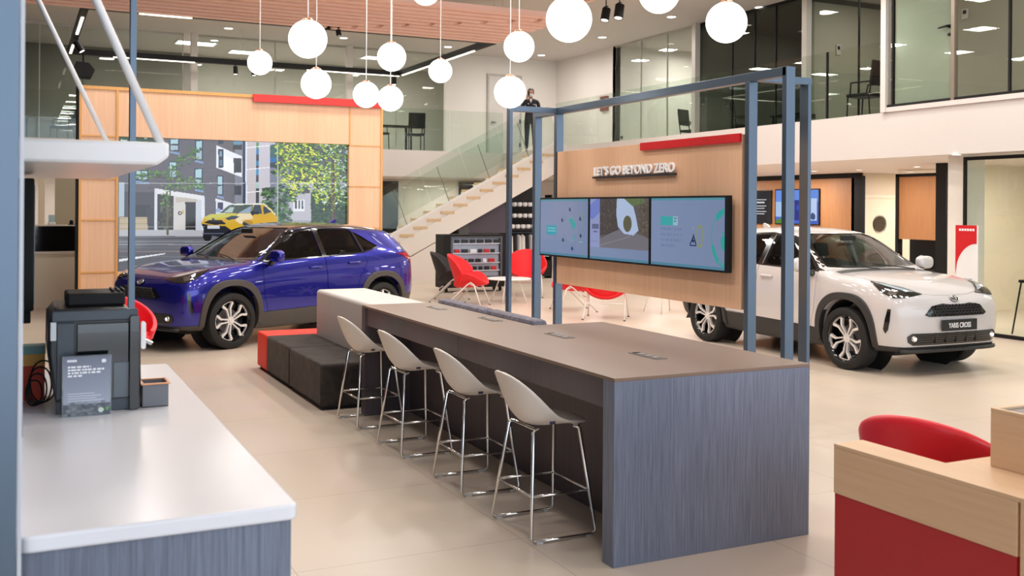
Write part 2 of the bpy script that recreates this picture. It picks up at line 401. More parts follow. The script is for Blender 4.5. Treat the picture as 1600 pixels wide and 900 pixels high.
# under the gallery on the right: oak wall, doors, columns, glazed room
WX=16.2
struct(MB().box(WX,16.3,0,WX+.15,24,ZB).build('wall_oak',M_OAKD))
struct(MB().box(WX-.05,16.2,2.46,WX+.02,24,ZB).box(WX-.06,16.12,0,WX+.02,16.36,2.50).build('trim_7',M_BLACK))
struct(B('wall_alcove',WX,16.35,0,19.5,16.5,ZB,M_CREAM))
d=struct(B('door_3',WX+.12,16.29,0,WX+1.25,16.34,2.03,M_CREAM)); 
MB().box(WX+.05,16.27,0,WX+.12,16.34,2.1).box(WX+.05,16.27,2.03,WX+1.3,16.34,2.1).build('door_frame',plain('cream_trim','#e9dcc6',.5),d)
pc=at_Y(1375,350,16.27)
MB().lathe([(0,0),(.17,0),(.17,.03),(.19,.03),(.19,-.01)],(pc.x,16.28,pc.z),'Y',32).build('porthole',plain('dark_porthole','#3a3228',.2),d)
y0_,y1_=at_X(1462,300,16.0).y,at_X(1405,300,16.0).y
struct(MB().box(16.0,y0_,1.19,16.1,y1_,2.44).build('wall_oak_panel',M_OAKD))
struct(MB().box(15.97,y0_-.05,2.44,16.1,y1_+.07,2.50).box(15.97,y1_,0,16.1,y1_+.07,2.5).box(16.3,y0_,0,16.4,y1_,1.19).box(15.98,y0_,0,16.3,y1_,.62).build('trim_8',M_BLACK))
a=at_X(1478,300,14.0); b=at_X(1462,300,14.0)
struct(B('column_black',14.0,a.y,0,14.3,b.y,ZB,M_BLACK))
a=at_X(1505,300,12.35); b=at_X(1481,300,12.35)
struct(B('column_white',12.35,a.y,0,12.8,b.y,ZB,plain('warm_white_column','#e2dcd3',.6)))
py=at_X(1508,300,12.3).y
glazing('window_7',1.0,py,0,ZB-.03,[py,4.5],M_GLASS,('X',12.3),M_BLACK,.04)
struct(B('wall_room_cream',16.5,-2,0,16.6,12.5,ZB,M_CREAM)); struct(B('wall_room_side',14.3,12.4,0,16.6,12.5,ZB,M_CREAM))
struct(B('wall_back_right',19.4,12,0,19.5,24,ZB,M_CREAM))
struct(B('wall_far_right',16.3,24,0,23.8,24.1,ZB,M_CREAM))
# under the far gallery: flat dark sheets painted as the shade inside two openings
for k,(x0,y0,x1,y1) in enumerate(((598,283,621,421),(717,284,752,332))):
    a=at_Y(x0,y0,27.37); b=at_Y(x1,y1,27.37)
    struct(B('window_%d'%(8+k),a.x,27.34,max(0.02,b.z),b.x,27.39,a.z,plain('dark_opening_sheet','#262827',.15)))
for k,(x0,y0,x1,y1) in enumerate(((600,305,620,318),(600,340,620,352))): 
    pass
# stairs
def stairs():
    t=thing('staircase','white staircase with pale oak treads rising right to the gallery','staircase',(0,0,0))
    Y0=22.2; sl=.5333
    def ztop(x): return 1.061+(x-7.57)*sl
    prof=lambda off0,off1,xa,xb:[(xa,ztop(xa)+off0),(xb,ztop(xb)+off0),(xb,ztop(xb)+off1),(xa,ztop(xa)+off1)]
    x1=12.15
    xs=5.58+.30/sl
    MB().prism([(xs,0),(7.0,0),(x1,ztop(x1)-.80),(x1,ztop(x1)-.30)],'Y',Y0,Y0+.08).build('stringer',M_WALL,t)
    MB().prism([(xs,0),(7.0,0),(x1,ztop(x1)-.80),(x1,ztop(x1)-.30)],'Y',Y0+1.15,Y0+1.23).build('stringer',M_WALL,t)
    MB().prism(prof(-.05,.012,5.9,x1),'Y',Y0-.01,Y0+.03).build('glass_channel',M_WHITE,t)
    n=18; 
    for i in range(n):
        x=5.9+i*.3375; z=ztop(x)-.10
        if z<.1: continue
        if x+.36>XE+.1: break
        B('tread',x,Y0-.008,z-.085,x+.345,Y0+1.15,z-.02,M_STAIR,t); B('riser',x+.325,Y0+.03,z-.02,x+.345,Y0+1.15,z+.10,M_WALL,t)
    MB().prism(prof(-.31,-.02,6.1,x1),'Y',Y0+.02,Y0+.05).build('side_plate',M_WALL,t)
    MB().prism(prof(-.30,-.26,6.1,x1),'Y',Y0+.05,Y0+1.15).build('soffit',M_WALL,t)
    for i in range(6):
        xa=6.0+i*1.05; xb=xa+1.035
        if xb>12.1: xb=12.1
        q=[(xa,ztop(xa)),(xb,ztop(xb)),(xb-.32,ztop(xb-.32)+.98),(xa-.32,ztop(xa-.32)+.98)]
        MB().prism(q,'Y',Y0-.005,Y0+.008).build('glass_panel',M_GLASS,t)
        MB().prism([(xa-.008,ztop(xa)),(xa+.008,ztop(xa)),(xa-.312,ztop(xa-.32)+.98),(xa-.328,ztop(xa-.32)+.98)],'Y',Y0-.01,Y0+.012).build('joint_strip',plain('glass_joint','#7d827c',.4),t)
        MB().prism(q,'Y',Y0+1.18,Y0+1.195).build('glass_panel',M_GLASS,t)
M_STAIR=grain('tread_oak','#d9b98d','#e6c9a0','Y',.5,fine=30,stretch=20)
stairs()
sx=lambda x:1.061+(x-7.57)*.5333-.80
struct(MB().prism([(7.3,0),(9.0,0),(9.0,sx(9.0)),(7.3,sx(7.3))],'Y',22.22,22.35).build('wall_under_stairs',M_WALL))
M_PURP=plain('dark_purple_grey_panel','#4c4552',.7)
struct(MB().prism([(9.0,0),(12.0,0),(12.0,sx(12.0)),(9.0,sx(9.0))],'Y',23.1,23.2).build('wall_merchandise',plain('charcoal_wall','#1d1b1e',.7)))
a=at_Y(727,300,22.6); b=at_Y(796,364,22.6)
struct(MB().prism([(a.x,b.z),(b.x,b.z),(b.x,sx(b.x)-.02),(a.x,sx(a.x)-.02)],'Y',22.5,22.6).build('wall_purple_panel',M_PURP))
a2=at_Y(716,340,22.4)
struct(MB().prism([(a2.x,0),(a.x,0),(a.x,sx(a.x)-.02),(a2.x,sx(a2.x)-.02)],'Y',22.36,22.46).build('wall_grey_strip',plain('grey_strip','#4b4a4c',.6)))
# slatted raft and lighting track
RX,RY,RZ=9.25,19.8,5.3
def raft():
    t=thing('ceiling_raft','raft of pale pink oak slats hanging under the white ceiling','ceiling raft',(0,0,RZ))
    m=MB(); n=0; rnd=random.Random(2); y=RY-.02
    while y>8:
        jx=at_Z(522,38,RZ).x+(RY-y)*1.25
        for x0,x1 in ((-1.0,jx-.06),(jx+.06,RX)):
            if x1>x0 and x1<=RX+.01: m.box(x0,y-.20,0,x1,y,.10)
        y-=.33
    m.build('slats',M_SLAT,t)
    m=MB()
    for x in (0.5,3.5,6.5,9.0): m.box(x-.03,8,.10,x+.03,RY,.15)
    m.build('carrier_rail',M_SLAT,t)
    m=MB()
    for x in (.5,4.8,9.0):
        for yy in (9,14,19): m.tube([(x,yy,.14),(x,yy,CZ-RZ)],.006,5)
    m.build('hanger_rod',M_GREYF,t)
raft()
def bx_beam(m,p,q,w,h):
    p,q=Vector(p),Vector(q); m.box(min(p.x,q.x)-(w/2 if abs(p.x-q.x)<.01 else 0),min(p.y,q.y)-(w/2 if abs(p.y-q.y)<.01 else 0),p.z,max(p.x,q.x)+(w/2 if abs(p.x-q.x)<.01 else 0),max(p.y,q.y)+(w/2 if abs(p.y-q.y)<.01 else 0),p.z+h)
TX0,TX1,TY0,TY1=1.05,9.2,19.85,26.2-1.1
TZ=RZ
def track():
    # the loop of black track in front of the gallery offices
    ty1=at_Z(360,101,RZ).y; ty1=min(ty1,26.2)
    t=thing('lighting_track','square black lighting track hanging beside the oak slat raft','lighting track',(0,0,0))
    for p,q in (((TX0,TY0),(TX1,TY0)),((TX0,ty1),(TX1,ty1)),((TX0,TY0),(TX0,ty1)),((TX1,TY0),(TX1,ty1))):
        m=MB(); bx_beam(m,(p[0],p[1],TZ),(q[0],q[1],TZ),.12,.13); m.build('track_bar',M_BLACK,t)
    def tube(p,q):
        m=MB(); bx_beam(m,(p[0],p[1],TZ-.016),(q[0],q[1],TZ-.016),.05,.016); m.build('light_strip',M_TUBE,t)
    a=at_Z(172,97,TZ).x; b=at_Z(296,104,TZ).x; tube((a,ty1),(b,ty1))
    a=at_Z(465,116,TZ).x; b=at_Z(605,125,TZ).x; tube((a,ty1),(b,ty1))
    a=at_Z(640,118,TZ).y; b=at_Z(752,80,TZ).y; tube((TX1,a),(TX1,b))
    a=at_Z(134,27,TZ).y; b=at_Z(123,53,TZ).y; tube((TX0,a),(TX0,b))
    a=at_Z(118,70,TZ).y; b=at_Z(113,83,TZ).y; tube((TX0,a),(TX0,b))
    a=at_Z(218,20,TZ).x; b=at_Z(300,28,TZ).x; tube((a,TY0-.02),(b,TY0-.02))
    m=MB()
    for x in (TX0,5,TX1):
        for y in (TY0,ty1): m.tube([(x,y,TZ+.1),(x,y,CZ)],.008,5)
    m.build('suspension_cable',M_GREYF,t)
    return ty1
TYF=track()
def spotlight(label,loc,aim=(0,0,-1),L=.20,r=.055,group=None,stem=False):
    t=thing('spotlight',label,'spotlight',loc,group=group)
    d=Vector(aim).normalized(); q=d.to_track_quat('Z','Y').to_matrix().to_4x4()
    MB().tube([(0,0,0),(0,0,-.06)],.012,8).box(-.02,-.05,-.012,.02,.05,.0).build('mount',M_BLACK,t)
    T=Matrix.Translation((0,0,-.10))@q
    MB().lathe([(0,-.06),(r,-.06),(r*1.02,L-.06),(r*.85,L-.06),(r*.80,L-.075),(0,L-.075)]).xform(T).build('head',M_BLACK,t,smooth='angle')
    MB().lathe([(0,L-.068),(r*.82,L-.068)]).xform(T).build('lens',M_SPOT,t)
    if stem: MB().tube([(0,0,0),(0,0,CZ-loc[2])],.01,8).build('stem',M_BLACK,t)
    return t
spotlight('black spotlight under the far track bar, left of its pair',(at_Y(368,110,TYF).x,TYF,TZ),(0,-.1,-1))
spotlight('black spotlight under the far track bar, right of its pair beside a globe',(at_Y(396,112,TYF).x,TYF,TZ),(.1,-.1,-1))
spotlight('black spotlight on the left track bar, tilted to the right',at_Z(121,62,TZ-.02),(.6,-.2,-1),.24,.07)
spotlight('black spotlight at the far right corner of the track above a globe',(TX1-.15,TYF,TZ),(-.1,-.2,-1),.22,.07)
spotlight('left one of two black spotlights at the right edge of the slat raft',at_Z(947,10,RZ),(-.25,-.1,-1),.22,.075,stem=True)
spotlight('right one of two black spotlights, nearest the top of the picture',at_Z(968,4,RZ),(-.2,-.1,-1),.24,.08,stem=True)
def speaker():
    p=at_Y(130,108,TYF)
    t=thing('loudspeaker','black wedge loudspeaker hanging from the left corner of the lighting track','loudspeaker',(p.x,TYF,p.z))
    MB().prism([(-.24,-.10),(-.13,-.22),(.17,-.22),(.25,-.02),(.12,.14),(-.16,.16)],'Y',-.17,.17).build('cabinet',M_BLACK,t,bevel=.02)
    MB().tube([(0,0,.14),(0,0,TZ-p.z)],.02,8).build('bracket',M_BLACK,t)
    MB().tube([(-.02,0,-.2),(.0,0,-.45),(.05,.0,-.75)],.008,6).build('cable',M_BLACK,t)
speaker()
spotlight('small black spotlight at the slat raft corner above the big globe',at_Z(529,43,RZ),(.2,0,-1),.12,.05,stem=True)
# downlights in the ceiling and under the gallery
DL=[((357,44),CZ,'above the back offices, left of the row'),((335,63),CZ-.0,'low over the back offices near the left column'),((537,59),CZ,'beside the slat raft near the big globe'),((700,73),CZ,'right of the double globe near the track corner'),((1047,104-1),None,''),
    ((941,58),CZ,'below the pair of black spotlights'),((846,86),CZ,'left of the white gallery corner'),((1049,26),CZ,'near the cut-off globe at the top edge'),((1187,11),CZ,'beside the globe near the top right')]
for (px,py),z,lab in DL:
    if z is None: continue
    p=at_Z(px,py,z)
    if p.y>30: continue
    t=thing('downlight','round white recessed ceiling downlight '+lab,'downlight',(p.x,p.y,z))
    MB().lathe([(.10,0),(.125,0),(.125,-.012),(.10,-.012),(.10,0)]).build('trim_ring',M_WHITE,t)
    MB().lathe([(0,-.006),(.10,-.006)]).build('diffuser',M_SPOT,t)
for (px,py),lab in (((1272,267),'nearest the steel frame'),((1343,265),'above the windscreen of the white car'),((1422,268),'lowest near the small oak panel'),((1433,260),'above the small oak panel'),((1495,241),'in front of the white column'),((1204,277),'between the steel posts')):
    p=at_Z(px,py,ZB)
    t=thing('downlight','small recessed spotlight under the gallery, '+lab,'downlight',(p.x,p.y,ZB))
    MB().lathe([(.055,0),(.075,0),(.075,-.01),(.055,-.01),(.055,0)]).build('trim_ring',M_WHITE,t)
    MB().lathe([(0,-.005),(.055,-.005)]).build('diffuser',M_SPOT,t)
# ceiling panels in the offices
for (x,y,l) in ((4.3,28.6,'over the back office, left of the column'),(5.9,29.6,'over the back office, right of the left column'),(9.6,28.8,'over the back office behind the double globe')):
    t=thing('ceiling_panel','square bright ceiling light panel '+l,'light panel',(x,y,CZ))
    B('diffuser',-.5,-.3,-.02,.5,.3,-.005,M_PANEL,t); MB().ring_prism([(-.55,-.35),(.55,-.35),(.55,.35),(-.55,.35)],[(-.5,-.3),(.5,-.3),(.5,.3),(-.5,.3)],'Z',-.025,0).build('frame',M_WHITE,t)
for (x,y,l) in ((16.8,21.2,'over the right-hand office beside the white column'),(17.2,18.6,'over the dark right-hand office'),(17.2,17.2,'over the dark office near its end')):
    t=thing('ceiling_panel','bright ceiling light panel '+l,'light panel',(x,y,CZ-.12 if y<19.8 else CZ))
    B('diffuser',-.3,-.3,-.02,.3,.3,-.005,M_PANEL,t); MB().ring_prism([(-.35,-.35),(.35,-.35),(.35,.35),(-.35,.35)],[(-.3,-.3),(.3,-.3),(.3,.3),(-.3,.3)],'Z',-.025,0).build('frame',M_WHITE,t)
# small wall fittings
def fitting(name,label,cat,px,py,plane,w_,h,mat,d=.03):
    p=at_X(px,py,plane[1]) if plane[0]=='X' else at_Y(px,py,plane[1])
    t=thing(name,label,cat,p)
    if plane[0]=='X': B('case',-d,-w_/2,-h/2,0,w_/2,h/2,mat,t,.004); B('display',-d-.003,-w_*.3,0,-d,w_*.3,h*.35,M_BLACK,t)
    else: B('case',-w_/2,-d,-h/2,w_/2,0,h/2,mat,t,.004); B('display',-w_*.3,-d-.003,0,w_*.3,-d,h*.35,M_BLACK,t)
    return t
fitting('alarm_box','dark red alarm box on the white gallery wall','alarm',946,162,('X',14.598),.35,.40,plain('brick_red_box','#7d3b30',.5),.08)
fitting('wall_socket','small dark socket low on the white gallery wall','socket',972,215,('X',14.598),.09,.09,plain('dark_socket','#4a4641',.5))
fitting('thermostat','small white thermostat with dark display on office glass wall','thermostat',1309,78,('Y',yq+.018),.12,.22,M_GREYF)
fitting('thermostat','white thermostat in the near office, top right','thermostat',1509,22,('X',XE+1.898),.11,.17,M_GREYF)
fitting('wall_socket','small socket near the balustrade beside the steel frame','socket',1270,182,('Y',yq+.018),.1,.1,plain('dark_socket','#4a4641',.5))
# ------------------------------------------------------------------ cars
# local frame: x forward, y left, z up, origin midway between the axles on the floor
CAR_ST = [ # x, w, zb, ys, zs, yr, zr, zt
 (-2.03,.66,.40,.66,.95,.58,1.04,1.06),
 (-1.97,.77,.34,.735,1.02,.61,1.11,1.14),
 (-1.87,.83,.30,.77,1.07,.59,1.22,1.25),
 (-1.75,.862,.28,.785,1.10,.57,1.33,1.37),
 (-1.62,.875,.26,.80,1.115,.55,1.40,1.455),
 (-1.35,.882,.24,.812,1.11,.565,1.445,1.495),
 (-1.00,.878,.20,.812,1.095,.58,1.475,1.53),
 (-0.50,.866,.18,.808,1.075,.585,1.495,1.55),
 (-0.05,.862,.18,.805,1.06,.585,1.49,1.545),
 ( 0.22,.862,.18,.805,1.05,.59,1.445,1.495),
 ( 0.45,.864,.18,.805,1.045,.63,1.32,1.365),
 ( 0.70,.870,.18,.808,1.035,.68,1.17,1.21),
 ( 0.92,.878,.19,.812,1.02,.72,1.05,1.085),
 ( 1.02,.880,.20,.815,1.01,.72,1.035,1.065),
 ( 1.25,.882,.21,.815,.99,.705,1.025,1.05),
 ( 1.50,.880,.22,.81,.965,.685,.995,1.02),
 ( 1.70,.862,.23,.785,.93,.65,.955,.975),
 ( 1.84,.82,.24,.74,.885,.60,.91,.925),
 ( 1.94,.745,.25,.67,.82,.53,.855,.87),
 ( 1.995,.64,.27,.58,.76,.46,.80,.815)]
def car_sec(s):
    x,w_,zb,ys,zs,yr,zr,zt = s
    k = .55
    return [(0,zb),(.5*w_,zb),(w_-.07,zb+.02),(w_-.012,zb+.17),(w_,.60 if zb<.33 else .64),(w_-.010,(.60+zs)/2+.03),(ys,zs),(yr,zr),(yr*.62,zt-(zt-zr)*.22),(0,zt)]
def car_cage():
    bm = bmesh.new(); N=len(CAR_ST); R=[]
    for s in CAR_ST:
        half=car_sec(s); L=[bm.verts.new((s[0],y,z)) for y,z in half]
        Rt=[L[0]]+[bm.verts.new((s[0],-y,z)) for y,z in half[1:-1]]+[L[-1]]
        R.append((L,Rt))
    for (A,B),(A2,B2) in zip(R,R[1:]):
        for i in range(9):
            bm.faces.new((A[i],A[i+1],A2[i+1],A2[i])); bm.faces.new((B[i],B2[i],B2[i+1],B[i+1]))
    for end,sgn in ((0,-1),(N-1,1)):
        L,Rt = R[end]; x=CAR_ST[end][0]; prev=None
        bul = {2:.0,3:.05,4:.07,5:.065,6:.045,7:.0}
        for i in range(2,8):
            z=L[i].co.z; y=L[i].co.y; b=bul[i]*sgn
            if i==2: row=[L[2],L[1],L[0],Rt[1],Rt[2]]
            elif i==7: row=[L[7],L[8],L[9],Rt[8],Rt[7]]
            else: row=[L[i],bm.verts.new((x+b*.75,y*.58,z)),bm.verts.new((x+b,0,z)),bm.verts.new((x+b*.75,-y*.58,z)),Rt[i]]
            if prev:
                for j in range(4): bm.faces.new((prev[j],prev[j+1],row[j+1],row[j]))
            prev=row
    bmesh.ops.recalc_face_normals(bm, faces=bm.faces)
    cr = bm.edges.layers.float.new('crease_edge')
    bm.edges.ensure_lookup_table()
    for (A,B),(A2,B2) in zip(R,R[1:]):
        for S,S2 in ((A,A2),(B,B2)):
            for i,c in ((6,.35),(7,.45),(2,.4)):
                e=bm.edges.get((S[i],S2[i]))
                if e: e[cr]=c
    for st,c in ((12,.55),(4,.4),(9,.15)):
        for S in R[st]:
            for i in ((7,8) if st!=4 else (7,8)):
                e=bm.edges.get((S[i],S[i+1]))
                if e: e[cr]=c
    me=bpy.data.meshes.new('cage'); bm.to_mesh(me); bm.free()
    o=bpy.data.objects.new('cage',me); COL.objects.link(o)
    md=o.modifiers.new('s','SUBSURF'); md.levels=md.render_levels=3
    dg=bpy.context.evaluated_depsgraph_get(); dg.update()
    m2=bpy.data.meshes.new_from_object(o.evaluated_get(dg)); bpy.data.objects.remove(o)
    return m2
def interp_st(x):
    for a,b in zip(CAR_ST,CAR_ST[1:]):
        if a[0]<=x<=b[0]:
            t=(x-a[0])/(b[0]-a[0]); return tuple(p+(q-p)*t for p,q in zip(a,b))
def cavity_mesh():
    bm=bmesh.new(); rings=[]
    for x in (-1.45,-1.3,-.95,-.5,-.05,.2,.42,.62,.82):
        s=interp_st(x); ys,zs,yr,zr,zt=s[3:]
        m=.055; top=zt-m*1.0
        half=[(0,.36),(.72,.36),(.78,.60),(.79,.80),(ys-m,zs-.0),(yr-m*.6,zr-m),(yr*.6,top-(zt-zr)*.2),(0,top)]
        if x==.82: half=[(y*.96,min(z,1.0+.03*(i==7))) if i>3 else (y*.96,z) for i,(y,z) in enumerate(half)]
        ring=[bm.verts.new((x,y,z)) for y,z in half]+[bm.verts.new((x,-y,z)) for y,z in half[-2:0:-1]]
        rings.append(ring)
    for A,B in zip(rings,rings[1:]):
        for i in range(len(A)): bm.faces.new((A[i],A[(i+1)%len(A)],B[(i+1)%len(A)],B[i]))
    bm.faces.new(rings[0]); bm.faces.new(rings[-1][::-1])
    bmesh.ops.recalc_face_normals(bm, faces=bm.faces)
    me=bpy.data.meshes.new('cav'); bm.to_mesh(me); bm.free(); return me
def mvol(me):
    bm=bmesh.new(); bm.from_mesh(me); v=bm.calc_volume(); bm.free(); return v
def bool1(me, cutter, op, self_):
    a=bpy.data.objects.new('a',me); b=bpy.data.objects.new('b',cutter); COL.objects.link(a); COL.objects.link(b)
    md=a.modifiers.new('b','BOOLEAN'); md.object=b; md.operation=op; md.solver='EXACT'; md.use_self=self_
    dg=bpy.context.evaluated_depsgraph_get(); dg.update()
    r=bpy.data.meshes.new_from_object(a.evaluated_get(dg)); bpy.data.objects.remove(a); bpy.data.objects.remove(b)
    return r
def jitter(me, k, rnd):
    c=me.copy()
    if k:
        for v in c.vertices: v.co+=Vector((rnd.uniform(-1,1),rnd.uniform(-1,1),rnd.uniform(-1,1)))*.0005*k
    return c
def boolean(me, cutter, op):
    """cut, and check by volume that the cut came out whole; else nudge the cutter and repeat"""
    rnd=random.Random(3); v0=mvol(me); best=None
    for k in range(7):
        c2=jitter(cutter,k,rnd)
        r=bool1(me,c2.copy(),op,k%2==1); o=bool1(me,c2,'INTERSECT' if op=='DIFFERENCE' else 'DIFFERENCE',k%2==1)
        e=abs(v0-mvol(r)-mvol(o))
        if best is None or e<best[0]: best=(e,r)
        if e<.004: break
    return best[1]
def prism_me(poly, axis, a, b):
    mb=MB().prism(poly,axis,a,b); bmesh.ops.recalc_face_normals(mb.bm, faces=mb.bm.faces)
    me=bpy.data.meshes.new('p'); mb.bm.to_mesh(me); mb.bm.free(); return me
def shrink(poly, d):
    n=len(poly); A=sum(poly[i][0]*poly[(i+1)%n][1]-poly[(i+1)%n][0]*poly[i][1] for i in range(n)); s=1 if A>0 else -1
    out=[]
    for i in range(n):
        p0,p1,p2=Vector(poly[i-1]),Vector(poly[i]),Vector(poly[(i+1)%n])
        e1=(p1-p0).normalized(); e2=(p2-p1).normalized(); n1=Vector((-e1.y,e1.x))*s; n2=Vector((-e2.y,e2.x))*s
        bi=(n1+n2); bi=bi/max(.3,bi.length_squared/2)
        out.append(tuple(p1+bi*d))
    return out
class Surf:
    def __init__(s, me):
        vs=[v.co.copy() for v in me.vertices]; s.t=BVHTree.FromPolygons(vs,[tuple(p.vertices) for p in me.polygons])
    def patch(s, poly, view, lift=.002, step=.03, name='patch', mat=None, parent=None, thick=0, mirror=False, smooth=True, holes=()):
        """cover an outline given in a side / front / top / angled view with a sheet lying on the body"""
        if view=='side': U,V,D=Vector((1,0,0)),Vector((0,0,1)),Vector((0,-1,0))
        elif view=='front': U,V,D=Vector((0,1,0)),Vector((0,0,1)),Vector((-1,0,0))
        elif view=='rear': U,V,D=Vector((0,1,0)),Vector((0,0,1)),Vector((1,0,0))
        elif view=='top': U,V,D=Vector((1,0,0)),Vector((0,1,0)),Vector((0,0,-1))
        else:
            a=RAD(view); D=-Vector((math.cos(a),math.sin(a),0)); U=Vector((-math.sin(a),math.cos(a),0)); V=Vector((0,0,1))
        P=[Vector(p) for p in poly]
        # densify outline
        def dens(P):
            o=[]
            for i in range(len(P)):
                a,b=P[i],P[(i+1)%len(P)]; k=max(1,int((b-a).length/step))
                o+= [a+(b-a)*j/k for j in range(k)]
            return o
        loops=[dens(P)]+[dens([Vector(q) for q in h]) for h in holes]
        pts=[]; edges=[]
        for lp in loops:
            n0=len(pts); pts+=lp; edges+=[(n0+i,n0+(i+1)%len(lp)) for i in range(len(lp))]
        def inside(q,lp):
            c=False
            for i in range(len(lp)):
                a,b=lp[i],lp[(i+1)%len(lp)]
                if (a.y>q.y)!=(b.y>q.y) and q.x<(b.x-a.x)*(q.y-a.y)/(b.y-a.y)+a.x: c=not c
            return c
        nb=len(pts); bp=pts[:]
        x0,x1=min(p.x for p in P),max(p.x for p in P); y0,y1=min(p.y for p in P),max(p.y for p in P)
        yy=y0+step/2
        while yy<y1:
            xx=x0+step/2
            while xx<x1:
                q=Vector((xx,yy))
                if inside(q,loops[0]) and not any(inside(q,h) for h in loops[1:]) and min((q-b).length for b in bp)>step*.45: pts.append(q)
                xx+=step
            yy+=step
        r=geometry.delaunay_2d_cdt(pts,edges,[],0,1e-5)
        v2,_,f2=r[0],r[1],r[2]
        bm=bmesh.new(); vv=[]
        for q in v2:
            o=U*q.x+V*q.y-D*5
            hit,nrm,_i,_d=s.t.ray_cast(o,D,12)
            if hit is None:
                near=s.t.find_nearest(U*q.x+V*q.y-D*1.2); hit,nrm=near[0],near[1]
            if nrm.dot(D)>0: nrm=-nrm
            vv.append(bm.verts.new(hit+nrm*lift))
        for f in f2:
            c=sum((v2[i] for i in f),Vector((0,0)))/len(f)
            if inside(c,loops[0]) and not any(inside(c,h) for h in loops[1:]):
                try: bm.faces.new([vv[i] for i in f])
                except ValueError: pass
        bmesh.ops.delete(bm, geom=[v for v in bm.verts if not v.link_faces], context='VERTS')
        bm.normal_update()
        bmesh.ops.reverse_faces(bm, faces=[f for f in bm.faces if f.normal.dot(D)>0])
        bmesh.ops.delete(bm, geom=[f for f in bm.faces if f.calc_area()<2e-6 or abs(f.normal.dot(D))<.06], context='FACES')
        bmesh.ops.delete(bm, geom=[v for v in bm.verts if not v.link_faces], context='VERTS')
        if mirror:
            for v in bm.verts: v.co.y=-v.co.y
            bmesh.ops.reverse_faces(bm, faces=bm.faces)
        me=bpy.data.meshes.new(name); bm.to_mesh(me); bm.free()
        o=link(name,me,mat,parent,smooth)
        if thick:
            md=o.modifiers.new('s','SOLIDIFY'); md.thickness=thick; md.offset=-1
        return o
def mesh_obj(name, me, mat, parent, angle=32):
    me.materials.clear(); o=link(name,me,mat,parent)
    for p in me.polygons: p.use_smooth=True; p.material_index=0
    me.set_sharp_from_angle(angle=RAD(angle)); return o

def paint(name, c, rough=.25, metal=.0, flake=False, spec=.5):
    m,nt,b=_new(name); b.inputs['Base Color'].default_value=srgb(c); b.inputs['Roughness'].default_value=rough; b.inputs['Metallic'].default_value=metal
    b.inputs['Coat Weight'].default_value=1; b.inputs['Coat Roughness'].default_value=.02; b.inputs['Specular IOR Level'].default_value=spec
    MATS[name]=m; return m
P_BLUE = paint('blue_pearl_paint','#17198c',.26,.6)
P_WHITE = paint('white_car_paint','#c6c2c1',.35)
P_BLACK = paint('black_roof_paint','#0b0b0f',.3)
M_CLAD = plain('grey_black_cladding','#2b2a2a',.55,noise=.1,scale=300)
M_CLAD_B = plain('grey_brown_cladding','#45403c',.55,noise=.1,scale=300)
M_RUB = plain('tyre_rubber','#121212',.7,noise=.2,scale=80)
M_DARK = plain('dark_interior','#171719',.7)
M_GBLK = plain('gloss_black','#0a0a0b',.12,coat=.5)
M_SILV = plain('machined_alloy','#e6e4e2',.3,metal=.35)
M_CHROME = plain('chrome','#d8d8da',.08,metal=1)
M_LAMPG = glass('lamp_lens_glass',(.75,.78,.82),.12)
M_TINT = glass('tinted_car_glass',(.14,.14,.15),.025)
M_WIND = glass('windscreen_glass',(.66,.70,.70),.06)
M_REDL = plain('red_lamp_lens','#a01018',.1,coat=1)
M_WL = emis('lamp_white','#ffffff',1.6)

